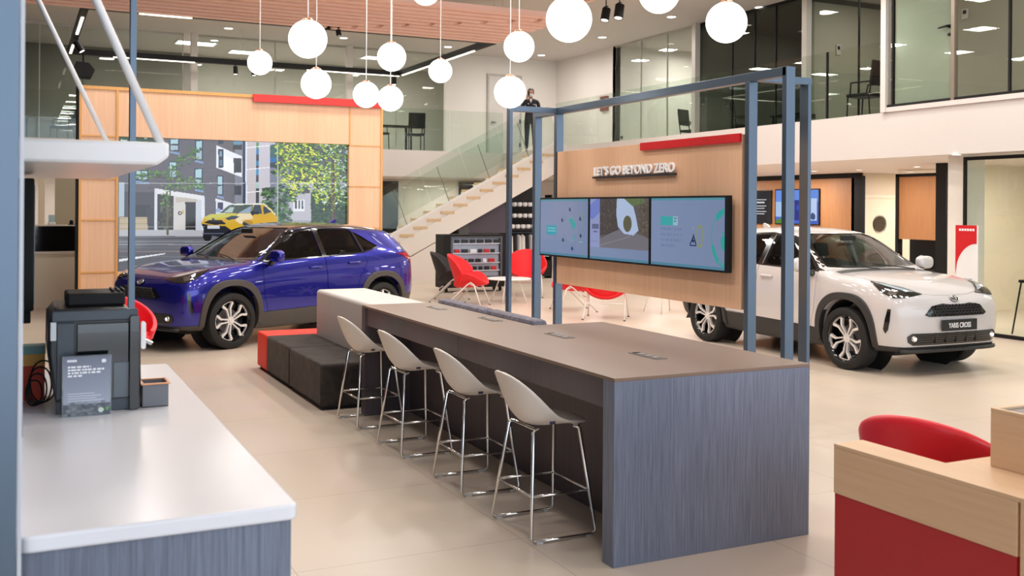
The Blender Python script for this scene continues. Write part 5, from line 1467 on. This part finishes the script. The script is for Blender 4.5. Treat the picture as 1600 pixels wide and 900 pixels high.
    # pavement and road
    R(186,359.5,330,369,'#b4b6bd'); R(186,369,560,440,'#6b6e76')
    for yy,cc in ((372,'#4f5157'),(376.5,'#8e9097'),(381,'#9a9ba1'),(386,'#74767d'),(392,'#94888a'),(400,'#7c7e86')): R(186,yy,330,yy+1.8,cc,.8)
    Pp([(186,405),(258,395.5),(258,397),(186,409)],'#eceef2')
    # right background below the big tree
    R(430,285,548,372,'#8b8f9c'); R(452,283,490,345,'#b9b8c2'); R(458,312,476,330,'#e6e8ee'); 
    for x in (461,466,471): R(x,313,x+3,326,'#3c4150')
    R(472,292,484,302,'#40424c'); R(486,300,548,372,'#1d3a20')
    for k in range(260): c.disc(rnd.uniform(410,455),rnd.uniform(292,346),rnd.uniform(1.5,4),rnd.uniform(1,2.5),rnd.choice(['#2f5a34','#24482a','#4c7c3a','#1e3c28']),.9)
    for k in range(160): c.disc(rnd.uniform(488,548),rnd.uniform(318,350),rnd.uniform(2,4),rnd.uniform(1.4,3),rnd.choice(['#16301c','#24482a','#2f5a34','#0f2416']),.9)
    # the big leafy tree
    def leaf(n,x0,y0,x1,y1,cols,s0=1.6,s1=3.6,shape=None):
        for k in range(n):
            x,yy=rnd.uniform(x0,x1),rnd.uniform(y0,y1)
            if shape and not shape(x,yy): continue
            ang=rnd.uniform(-.6,.9); L=rnd.uniform(s0,s1)
            c.poly([(x-L*math.cos(ang),yy-L*math.sin(ang)),(x+L*.4*math.sin(ang),yy-L*.4*math.cos(ang)),(x+L*math.cos(ang),yy+L*math.sin(ang)),(x-L*.4*math.sin(ang),yy+L*.4*math.cos(ang))],rnd.choice(cols))
    low=lambda x,yy: yy < 303+(x-450)*.12+9*math.sin(x/6.5)+5*math.sin(x/2.7+1) and yy > 218 and x > 431+7*math.sin(yy/5.5)+5*math.sin(yy/2.3)-(yy<240)*6
    leaf(700,424,220,548,322,['#20401c','#2e5522','#3c6a24','#183618'],2.4,5.0,low)
    leaf(110,500,222,548,318,['#e8f2f0','#d5e4e4','#bcd6d0'],1.5,4.0)
    for q in range(26):
        x,yy=rnd.uniform(436,512),rnd.uniform(226,306)
        if low(x,yy): leaf(14,x-7,yy-4,x+7,yy+4,['#1c3a18','#2a4f1e'],1.5,3.2)
    leaf(900,430,222,530,318,['#6f9a26','#a8c22c','#d8de3c','#4d7f24','#eef05a'],1.5,3.8,low)
    leaf(240,510,222,548,320,['#5c8c26','#3a6a24','#86b03a','#245020'],1.5,3.2,low)
    Pp([(517.5,250),(522.5,250),(524,350),(517,350)],'#4a3a2a'); R(518.5,262,520,345,'#6b543c')
    leaf(120,505,255,535,330,['#3a6a24','#86b03a','#c4d23a'],1.5,3.2)
    R(433,224,434.6,345,'#b4c8a8'); 
    # the young tree left
    c.line(261,300,262,366,1.6,'#655a3c')
    br=[(305,234),(298,243),(292,248),(280,251),(276,262),(268,270),(262,278),(248,272),(240,270),(228,272),(218,276),(284,280),(296,284),(308,288),(313,290),(290,292),(276,292),(262,292),(262,305),(258,318)]
    for p,q in ((br[0],br[3]),(br[3],br[5]),(br[5],(262,366)),(br[10],br[6]),(br[13],br[6])): c.line(p[0],p[1],q[0],q[1],.8,'#4a452f')
    for x,yy in br:
        for k in range(16): c.disc(x+rnd.gauss(0,5.5),yy+rnd.gauss(0,3.5),rnd.uniform(1,2.6),rnd.uniform(.8,1.9),rnd.choice(['#4f7a34','#2f5226','#6d8f3c','#3c6a2c']),.95)
    # yellow car driving towards the left
    c.disc(324,369,7,8,'#15161a'); Pp([(314,347),(318,358),(318,366),(352,372),(380,362),(352,350)],'#1b1f2c'); R(316,364,350,365.5,'#5a5f6e')
    Pp([(314,349),(319,339),(328,335),(345,333.5),(372,333),(394,321),(412,319.5),(424,326),(433,340),(434,348),(424,356),(365,362),(352,353),(330,352)],'#d2a92c')
    Pp([(318,340),(328,335),(345,333.5),(372,333.5),(378,337),(352,340),(330,344)],'#c3c04a'); Pp([(372,334),(392,334),(396,342),(376,350),(368,345)],'#e8d7b0')
    Pp([(343,333),(357,321),(366,319),(396,319),(392,333),(372,333.5)],'#46524c'); Pp([(350,332),(360,323.5),(366,323.5),(363,332)],'#a9c0b8'); Pp([(372,333),(388,324),(394,321),(391,333)],'#8fa6bc')
    Pp([(392,333),(398,319.5),(407,320),(409.5,334)],'#3b4856'); Pp([(411,322),(418,324),(424.5,331),(412,335)],'#3b444e'); c.line(366,319.5,412,318.5,1.0,'#e9ecdd'); c.line(412,318.5,430,335,1.0,'#e6e3b8')
    Pp([(352,341),(362,337),(375,338),(368,342),(356,344)],'#22384a'); Pp([(318,348),(326,344),(346,344),(354,350),(335,351.5)],'#17161f'); c.disc(333,342.5,2.4,1.8,'#4a4a6a'); R(324,352,343,357,'#ced0dc')
    c.disc(387,349,8,5.5,'#3c3f46'); c.disc(395,333,3,3.5,'#14161c'); R(396,331,405,335,'#20232a'); c.disc(341,329,4,3.5,'#8fa3cc'); Pp([(376,344),(430,336),(434,346),(420,350),(392,352)],'#e0aa24',.6)
    # seams of the video wall
    R(186,286,548,286.9,'#c9ccd4',.8); R(186,354,320,354.7,'#c9ccd4',.5)
    c.build('display',(0.0,-.002,Hh),(W,0,0),(0,0,-Hh),t,M_SCR)
video_wall()

# ------------------------------------------------------------------ lounge chairs and tables
M_REDC=plain('red_wool','#e4141f',.6,noise=.03,scale=50)
M_GRYC=plain('charcoal_wool','#2a282b',.7,noise=.05,scale=50)
M_TUBEW=plain('white_tube','#e9e4de',.35)
def make_slice(mat):
    t=thing('lounge_chair','x','chair')
    def shell(fn,name):
        bm=bmesh.new(); N,M=25,13; rows=[]
        for i in range(N):
            y=-1+2*i/(N-1); hw=max(.0,1-abs(y)**2.1)**.5
            rows.append([bm.verts.new(fn(y,(-1+2*j/(M-1))*max(hw,.03))) for j in range(M)])
        for A,Bv in zip(rows,rows[1:]):
            for j in range(M-1): bm.faces.new((A[j],A[j+1],Bv[j+1],Bv[j]))
        me=bpy.data.meshes.new(name); bm.to_mesh(me); bm.free(); link(name,me,mat,t,True,solid=.035,subsurf=1)
    shell(lambda y,s:(.04+.31*s-.02*y*y, .40*y, .355+.25*abs(y)**2.2+.03*s*s+.03*s),'seat')
    shell(lambda y,s:(-.20-.20*(s*.5+.5)+.26*abs(y)**2.0, .41*y, .62+.31*s+.02*abs(y)**2),'backrest')
    for s in (-1,1):
        MB().tube([(.30,.33*s,.012),(.16,.30*s,.40),(.10,.30*s,.44),(.04,.30*s,.40),(-.36,.33*s,.012)],.012,8).build('leg',M_TUBEW,t,smooth=True)
        MB().tube([(.06,.27*s,.42),(.22,.14*s,.33),(.22,-.14*s,.33)][:2],.011,8).build('side_tube',M_TUBEW,t,smooth=True)
        for x in (.30,-.36): MB().lathe([(0,0),(.018,0),(.018,.012),(0,.012)],(x,.33*s,0)).build('foot',M_BLACK,t)
    MB().tube([(.22,-.14,.33),(.22,.14,.33)],.011).build('cross_tube',M_TUBEW,t); MB().tube([(-.20,-.30,.25),(-.20,.30,.25)],.011).build('cross_tube',M_TUBEW,t)
    return t
ch=make_slice(M_REDC)
def pos(px,py): p=at_Z(px,py,0); return (p.x,p.y,0)
ch.location=pos(733,478); ch.rotation_euler=(0,0,RAD(-38)); ch['label']='red shell lounge chair beside the charcoal one, facing right'
dup(ch,pos(705,470),RAD(-30),'charcoal shell lounge chair behind the leftmost red one',swap={'red_wool':M_GRYC})
dup(ch,pos(822,463),RAD(-118),'red shell lounge chair facing the camera behind the frame posts')
dup(ch,pos(893,485),RAD(165),'red shell lounge chair mostly hidden behind the far frame post')
dup(ch,pos(947,497),RAD(52),'red shell lounge chair seen from behind under the oak panel')
def round_table(label,loc,r=.42,h=.45):
    t=thing('coffee_table',label,'table',loc)
    MB().lathe([(0,h-.025),(r-.02,h-.025),(r,h-.012),(r-.01,h),(0,h)],seg=40).build('table_top',M_WHITE,t,smooth='angle')
    for k in range(4):
        a=PI/4+k*PI/2; MB().tube([(r*.45*math.cos(a),r*.45*math.sin(a),h-.02),(r*.85*math.cos(a),r*.85*math.sin(a),.0)],.011).build('leg',M_TUBEW,t,smooth=True)
round_table('white round coffee table between the red lounge chairs',pos(795,472))
round_table('white round table whose legs show under the oak panel',pos(1040,488),.45,.62)
# ------------------------------------------------------------------ display cabinet on castors, clothes rail, shelves
def cabinet():
    t=thing('display_cabinet','black display cabinet on castors with grey shelves of parts','cabinet',(7.84,19.3,0))
    W=1.43; z0=.10; z1=1.20
    MB().box(0,.05,z0,W,.45,z1).ring_prism([(0,z0),(W,z0),(W,z1),(0,z1)],[(.17,z0+.2),(W-.12,z0+.2),(W-.12,z1-.06),(.17,z1-.06)],'Y',0,.05).build('case',M_BLACK,t)
    MB().ring_prism([(.15,z0+.18),(W-.10,z0+.18),(W-.10,z1-.04),(.15,z1-.04)],[(.20,z0+.23),(W-.15,z0+.23),(W-.15,z1-.08),(.20,z1-.08)],'Y',-.012,.0).build('frame',plain('slate_frame','#4c4f57',.4,metal=.3),t)
    B('back_light',.20,.045,z0+.2,W-.15,.05,z1-.06,plain('steel_blue_back','#9aa6ba',.3,metal=.3),t)
    for z in (.44,.60,.80,1.0): B('shelf',.20,-.0,z,W-.15,.05,z+.02,plain('pale_shelf','#bfc6d4',.3,metal=.3),t)
    for x in (.1,W-.1):
        for y in (.1,.4): MB().lathe([(0,-.02),(.045,-.02),(.05,0),(.045,.02),(0,.02)],(x,y,.05),'X',16).build('castor',M_BLACK,t)
    return t
cabinet()
rnd=random.Random(8); k=0; first=None
lab={.46:'bottom',.62:'third',.82:'second',1.02:'top'}
for z in (.46,.62,.82,1.02):
    x=.25
    while x<1.15:
        w_=rnd.choice((.08,.11,.14)); mm=rnd.choice((M_MACH,M_MACH,plain('light_part','#d5d9e0',.4),plain('red_part','#b3202a',.4)))
        o=MB().box(0,0,0,w_,.04,.075).box(.01,-.003,.02,w_-.01,0,.05).build('boxed_part',mm,None,bevel=.003,loc=(7.84+x,19.303,z))
        tag(o,'small boxed part on the %s shelf of the castor cabinet'%lab[z],'box','boxed parts on the %s cabinet shelf'%lab[z]); x+=w_+.05
def rail():
    t=thing('clothes_rail','black shelf and rail under the stairs holding white garments','clothes rail',(10.78,22.5,0))
    B('shelf',0,0,1.20,1.3,.35,1.25,M_BLACK,t); MB().tube([(0,.1,1.15),(1.3,.1,1.15)],.012).build('rod',M_STEEL,t)
    for x in (0,1.27): B('upright',x,0,0,x+.03,.35,2.1,M_BLACK,t)
    B('upper_shelf',0,0,1.50,1.3,.3,1.52,M_BLACK,t); B('top_shelf',0,0,1.78,1.3,.3,1.80,M_BLACK,t)
    B('low_box',0,0,.05,1.3,.35,.45,M_BLACK,t)
rail()
for i in range(11):
    x=10.85+i*.112; m=MB(); N=7
    ring=lambda z,w_,d:[(x+d*math.cos(2*PI*j/12),22.62+w_*.8*math.sin(2*PI*j/12)) for j in range(12)]
    prev=None
    for z,w_,d in ((1.10,.04,.02),(1.05,.17,.035),(.8,.18,.045),(.55,.19,.05)):
        R_=[m.bm.verts.new((px,py,z)) for px,py in ring(z,w_,d)]
        if prev: 
            for j in range(12): m.bm.faces.new((prev[j],prev[(j+1)%12],R_[(j+1)%12],R_[j]))
        else: m.bm.faces.new(R_)
        prev=R_
    m.bm.faces.new(prev[::-1])
    mat=M_WHITE if i%3!=2 else plain('dark_garment','#2f2d33',.8)
    t=thing('garment','%s garment hanging on the rail under the stairs'%('white' if i%3!=2 else 'dark'),'garment',(0,0,0),group='%s garments on the rail under the stairs'%('white' if i%3!=2 else 'dark'))
    m.build('cloth',mat,t,smooth='angle'); MB().tube([(x,22.62,1.10),(x,22.62,1.125),(x,22.6,1.14)],.004,5).build('hanger_hook',M_STEEL,t)
for z,l in ((1.25,'lower'),(1.52,'middle'),(1.80,'top')):
    for i in range(8):
        x=10.88+i*.145+(.05 if z>1.4 else 0)
        o=MB().lathe([(0,0),(.045,0),(.055,.03),(.05,.10),(.044,.10),(.045,.02),(0,.01)],seg=20).tube([(.05,0,.085),(.085,0,.07),(.085,0,.04),(.052,0,.025)],.007,6).build('mug',M_WHITE,None,smooth='angle',loc=(x,22.62,z))
        tag(o,'white mug on the %s shelf under the stairs'%l,'mug','white mugs on the %s shelf'%l)
# ------------------------------------------------------------------ left background
def recep():
    t=thing('reception_counter','curved reception counter, black above cream, left of the oak portal','counter',(-1.2,19.0,0))
    pts=[(2.6*math.sin(a)-.2,1.2-1.3*math.cos(a)) for a in [(-.9+1.8*i/24) for i in range(25)]]
    def band(n,z0,z1,m,off=0,th=.06):
        o=[(x+1.2,y+off) for x,y in pts]; i_=[(x,y+th) for x,y in o]
        mb=MB(); P=o+i_[::-1]
        mb.prism(P,'Z',z0,z1); mb.build(n,m,t,smooth='angle')
    band('upper_fascia',.96,1.39,plain('piano_black','#0d0c0c',.12,coat=.6)); band('ledge',.92,.96,plain('pale_ledge','#d9cfc0',.4),-.03,.12); band('lower_fascia',0,.92,M_CREAM,.03); band('top_board',1.39,1.41,plain('pale_ledge','#d9cfc0',.4),-.01,.3)
recep()
struct(B('wall_taupe_panel',at_Y(86,300,24).x,24,0,at_Y(160,300,24).x,24.1,ZB,plain('taupe_panel','#a39a84',.7)))
struct(B('column_glazed',at_Y(60,300,23).x,23,0,at_Y(70,300,23).x,23.1,ZB,M_CREAM))
p=at_Y(81,350,19.05)
t=thing('desk_phone','small white device on the curved reception counter','device',(p.x,19.12,1.41)); B('base',-.06,-.05,0,.06,.05,.05,M_WHITE,t,.01); B('screen',-.05,0,.05,.05,.02,.17,plain('pale_teal_screen','#a8c4c4',.2),t,.004)
p=at_Y(112,350,19.05)
t=thing('desk_lamp','small black object on the reception counter beside the portal','lamp',(p.x,19.12,1.41)); MB().lathe([(0,0),(.05,0),(.05,.02),(0,.02)]).build('base',M_BLACK,t); MB().sphere((0,0,.05),.035).build('head',M_BLACK,t,smooth=True)
# totem sign behind the nose of the white car
def totem():
    a=at_X(1493,400,11.3); b=at_X(1526,400,11.3)
    yc=(a.y+b.y)/2; hw=(a.y-b.y)/2; z1=at_X(1510,352,11.3).z
    t=thing('totem_sign','slim red and white totem sign in front of the white column','sign',(11.3,yc,0))
    B('board',0,-hw,.02,.03,hw,z1,M_WHITE,t,.003); B('foot',-.12,-hw,0,.15,hw,.02,M_GREYF,t)
    n=14; arc=[(hw-.02-(2*hw-.02)*math.sin(PI/2*i/n), z1-.30-.36*(1-math.cos(PI/2*i/n))*1.0) for i in range(n+1)]
    # red top with a curved lower edge
    P=[(hw,z1),(-hw,z1)]+[(-hw+2*hw*i/n, z1-.24-.42*(1-math.sqrt(max(0,1-(i/n)**2)))) for i in range(n+1)]
    MB().prism(P,'X',-.004,0).build('red_graphic',M_RED,t)
    m=MB()
    for i in range(6): m.box(-.006,hw*.65-i*.042,z1-.075,-.004,hw*.65-i*.042-.03,z1-.045)
    m.build('lettering',plain('sign_white','#ffffff',.4),t)
    m=MB()
    for i in range(3): m.box(-.003,-.005,z1-.72-i*.06,-.001,.015,z1-.70-i*.06).box(-.003,-hw*.6,z1-.72-i*.06,-.001,-.02,z1-.705-i*.06)
    m.build('small_print',plain('print_grey','#8b8f98',.5),t)
totem()
# screens and posters on the oak wall under the gallery
def wallscreen(name,label,px0,py0,px1,py1,cv,plane=WX-.034):
    a=at_X(px0,py0,plane); b=at_X(px1,py1,plane); t=thing(name,label,'screen' if cv else 'poster',(plane,(a.y+b.y)/2,(a.z+b.z)/2)); hw=abs(a.y-b.y)/2; hh=abs(a.z-b.z)/2
    B('housing',0,-hw,-hh,.03,hw,hh,M_BLACK,t)
    c=Canvas(60,40,'#10121c' if not cv else '#3c62c4')
    if cv:
        c.rect(0,.0,1,.35,'#5f8be0'); c.rect(.0,.35,.45,.80,'#9fc0e6'); c.rect(.45,.3,.78,.9,'#1d2f86'); c.rect(.84,.25,.97,.9,'#b9cdf0'); c.poly([(0,.9),(.22,.8),(.3,1),(0,1)],'#3f7f2e'); c.disc(.88,.78,.06,.1,'#3a4a80'); c.rect(.5,.45,.7,.6,'#2b49b4')
    else:
        for r,y in enumerate((.25,.33,.45,.52,.62,.70)): c.rect(.15,y,.75-.1*(r%2),y+.035,'#cfd2d8')
    c.build('display',(-.002,hw*.96,hh*.94),(0,-2*hw*.96,0),(0,0,-2*hh*.94),t,M_SCR)
wallscreen('television','wall television with a blue picture behind the steel posts',1211,296,1280,352,True)
wallscreen('poster','dark poster with white lines left of the blue television',1176,298,1205,350,False)
# bar stool inside the glazed room at the right edge
def dark_stool():
    p=at_Z(1597,522,0)
    t=thing('bar_stool','black high stool cut by the right picture edge','stool',(p.x+.1,p.y-.15,0))
    MB().prism(rrect(-.18,-.18,.18,.18,.05),'Z',.74,.78).build('seat',M_BLACK,t,bevel=.008)
    for sx_ in (-1,1):
        for sy in (-1,1): MB().tube([(.14*sx_,.14*sy,.74),(.22*sx_,.22*sy,0)],.012).build('leg',M_BLACK,t)
dark_stool()
# ------------------------------------------------------------------ furniture on the gallery
def office_chair(label,loc,rz,group=None,mesh_back=True):
    t=thing('office_chair',label,'chair',loc,rz)
    B('seat',-.23,-.23,.42,.23,.23,.48,M_BLACK,t,.02)
    m=MB(); m.prism([(-.26,.60),(-.22,.60),(-.27,1.02),(-.31,1.02)],'Y',-.23,.23); m.build('backrest',M_BLACK,t,bevel=.02)
    for s in (-1,1):
        MB().tube([(.22,.21*s,0),(.20,.21*s,.43),(-.22,.21*s,.44),(-.30,.21*s,.95)],.012,8).build('leg',M_BLACK,t); MB().tube([(-.24,.21*s,0),(-.21,.21*s,.44)],.012,8).build('leg',M_BLACK,t)
        MB().tube([(-.25,.24*s,.66),(.12,.24*s,.66),(.15,.22*s,.44)],.014,8).build('armrest',M_BLACK,t)
    return t
def gpos(px,py,plane): p=at_Y(px,py,plane[1]) if plane[0]=='Y' else at_X(px,py,plane[1]); return (p.x,p.y,ZT)
office_chair('black office chair on the gallery beside the dark desk',gpos(648,220,('Y',25.75)),RAD(82))
office_chair('black office chair on the gallery half behind the oak portal',gpos(590,220,('Y',25.8)),RAD(20))
office_chair('black office chair in the near right-hand office, leaning left',gpos(1352,172,('X',13.0)),RAD(100))
office_chair('dark office chair behind the glass beside the frame post',gpos(1163,190,('X',15.3)),RAD(-30))
office_chair('dark office chair seen edge-on by the white gallery column',gpos(1082,195,('X',15.2)),RAD(-70))
office_chair('dark office chair in the left-hand office behind glass',gpos(97,190,('Y',28.0)),RAD(200))
def gdesk(label,loc,L,W_,rz=0,mat=M_BLACK):
    t=thing('office_desk',label,'desk',loc,rz); B('desktop',-L/2,-W_/2,.71,L/2,W_/2,.75,mat,t,.003)
    for sx_ in (-1,1):
        for sy in (-1,1): B('leg',sx_*(L/2-.06)-.02,sy*(W_/2-.06)-.02,0,sx_*(L/2-.06)+.02,sy*(W_/2-.06)+.02,.71,M_BLACK,t)
q=gpos(612,205,('Y',26.3)); gdesk('dark desk on the gallery to the left of the black chair',(q[0]-.1,26.7,ZT),1.6,.5)
q=gpos(1225,185,('X',16.6)); gdesk('dark desk in the right-hand office behind glass',(16.6,q[1]-.7,ZT),.8,1.5)
p=at_X(1515,153,12.45); t=thing('floor_case','low flat black case lying behind the glass of the nearest upper office','case',(12.55,p.y,ZT)); B('case_body',-.2,-.42,0,.2,.42,.13,M_BLACK,t,.01); B('lid',-.2,-.42,.13,.2,.42,.15,M_MACH,t,.01)
q=gpos(85,190,('Y',28.5)); gdesk('desk in the left-hand office behind glass',(q[0],28.9,ZT),1.4,.6,0,M_WHITE)
# ------------------------------------------------------------------ the person on the gallery
def person():
    p=at_Y(829,200,24.75); t=thing('person','person in dark suit and white face mask standing at the gallery rail','person',(p.x,24.75,ZT),RAD(-25))
    SUIT=plain('navy_suit','#15151d',.7); SKIN=plain('skin','#b9886c',.5); HAIR=plain('dark_hair','#0d0a09',.6)
    # local frame: faces -y
    def skin(name,verts,edges,mat,root=0,sub=2):
        me=bpy.data.meshes.new(name); me.from_pydata([v[:3] for v in verts],edges,[]); o=link(name,me,mat,t)
        o.modifiers.new('skin','SKIN'); o.modifiers['skin'].use_smooth_shade=True
        for i,v in enumerate(verts): d=me.skin_vertices[0].data[i]; d.radius=(v[3],v[4] if len(v)>4 else v[3]); d.use_root=(i==root)
        md=o.modifiers.new('sub','SUBSURF'); md.levels=md.render_levels=sub
        return o
    V=[(0,0,.95,.155,.11),(0,.0,1.12,.15,.105),(0,-.01,1.30,.17,.115),(0,0,1.43,.12,.09),(0,-.005,1.50,.058,.058),
       (.19,0,1.40,.062),(.25,.02,1.14,.050),(.24,-.05,.90,.038),   # hanging arm (image right)
       (-.19,0,1.40,.062),(-.27,-.08,1.16,.050),(-.13,-.24,1.40,.036),  # raised arm
       (.09,0,.88,.10),(.10,-.02,.50,.068),(.11,.01,.10,.048),(-.09,0,.88,.10),(-.10,0,.50,.068),(-.11,.01,.10,.048)]
    E=[(0,1),(1,2),(2,3),(3,4),(3,5),(5,6),(6,7),(3,8),(8,9),(9,10),(0,11),(11,12),(12,13),(0,14),(14,15),(15,16)]
    skin('suit',V,E,SUIT)
    m=MB().sphere((0,-.02,1.635),.10,.78,.95,1.22,seg=28); m.tube([(0,-.003,1.48),(0,-.01,1.56)],.052,14)
    for v in m.bm.verts:
        if v.co.z<1.60 and v.co.z>1.52: v.co.x*=.90
    m.sphere((0,-.118,1.63),.016,.8,1,1.3,seg=10).sphere((.079,-.01,1.63),.022,.4,.8,1.3,seg=10).sphere((-.079,-.01,1.63),.022,.4,.8,1.3,seg=10)
    m.build('head',SKIN,t,smooth=True)
    h=MB().sphere((0,.010,1.662),.112,.84,1.0,1.16,seg=28)
    bmesh.ops.delete(h.bm,geom=[v for v in h.bm.verts if v.co.z<1.60 or (v.co.y<-.06 and v.co.z<1.70)],context='VERTS'); h.build('hair',HAIR,t,smooth=True)
    for s in (-1,1): MB().sphere((.032*s,-.104,1.655),.010,1.2,.6,.8,seg=10).build('eye',M_BLACK,t,smooth=True)
    k=MB().sphere((0,-.035,1.59),.092,.80,1.0,.62,seg=24); bmesh.ops.delete(k.bm,geom=[v for v in k.bm.verts if v.co.y>-.045],context='VERTS'); k.build('face_mask',plain('mask_white','#e9ecef',.7),t,smooth=True,solid=.003)
    MB().prism([(-.045,1.475),(.045,1.475),(0,1.36)],'Y',-.118,-.105).build('shirt',M_WHITE,t)
    def hand(cx,cy,cz,dirv,side):
        d=Vector(dirv).normalized(); u=d.cross(Vector((0,1,0))).normalized(); n=d.cross(u)
        c=Vector((cx,cy,cz)); vs=[tuple(c)+(.026,.018)]; es=[]
        vs.append(tuple(c+d*.05)+(.034,.016)); es.append((0,1))
        for f in range(4):
            b=c+d*.085+u*(.024-.016*f); L=(.035,.042,.038,.028)[f]; i=len(vs)
            vs+= [tuple(b)+(.009,),tuple(b+d*L+n*.010)+(.0085,),tuple(b+d*(L*1.3)+n*.035)+(.0075,)]; es+=[(1,i),(i,i+1),(i+1,i+2)]
        i=len(vs); b=c+d*.03+u*.035*side; vs+=[tuple(b)+(.010,),tuple(b+d*.03+u*.018*side+n*.01)+(.009,)]; es+=[(0,i),(i,i+1)]
        skin('hand',vs,es,SKIN,0,1)
    hand(.24,-.07,.875,(0,-.15,-1),1); hand(-.12,-.235,1.43,(.25,.1,1),-1)
    MB().prism([(-.10,1.52),(-.04,1.52),(-.04,1.66),(-.10,1.66)],'Y',-.20,-.188).build('phone',M_GBLK,t,bevel=.004)
    for s in (-1,1):
        MB().sphere((.11*s,-.05,.045),.05,.95,2.3,.85,seg=16).build('shoe',M_BLACK,t,smooth=True)
    MB().box(-.09,-.125,1.33,-.05,-.118,1.35).box(.07,-.125,1.31,.11,-.118,1.325).build('lapel_badge',M_WHITE,t)
person()
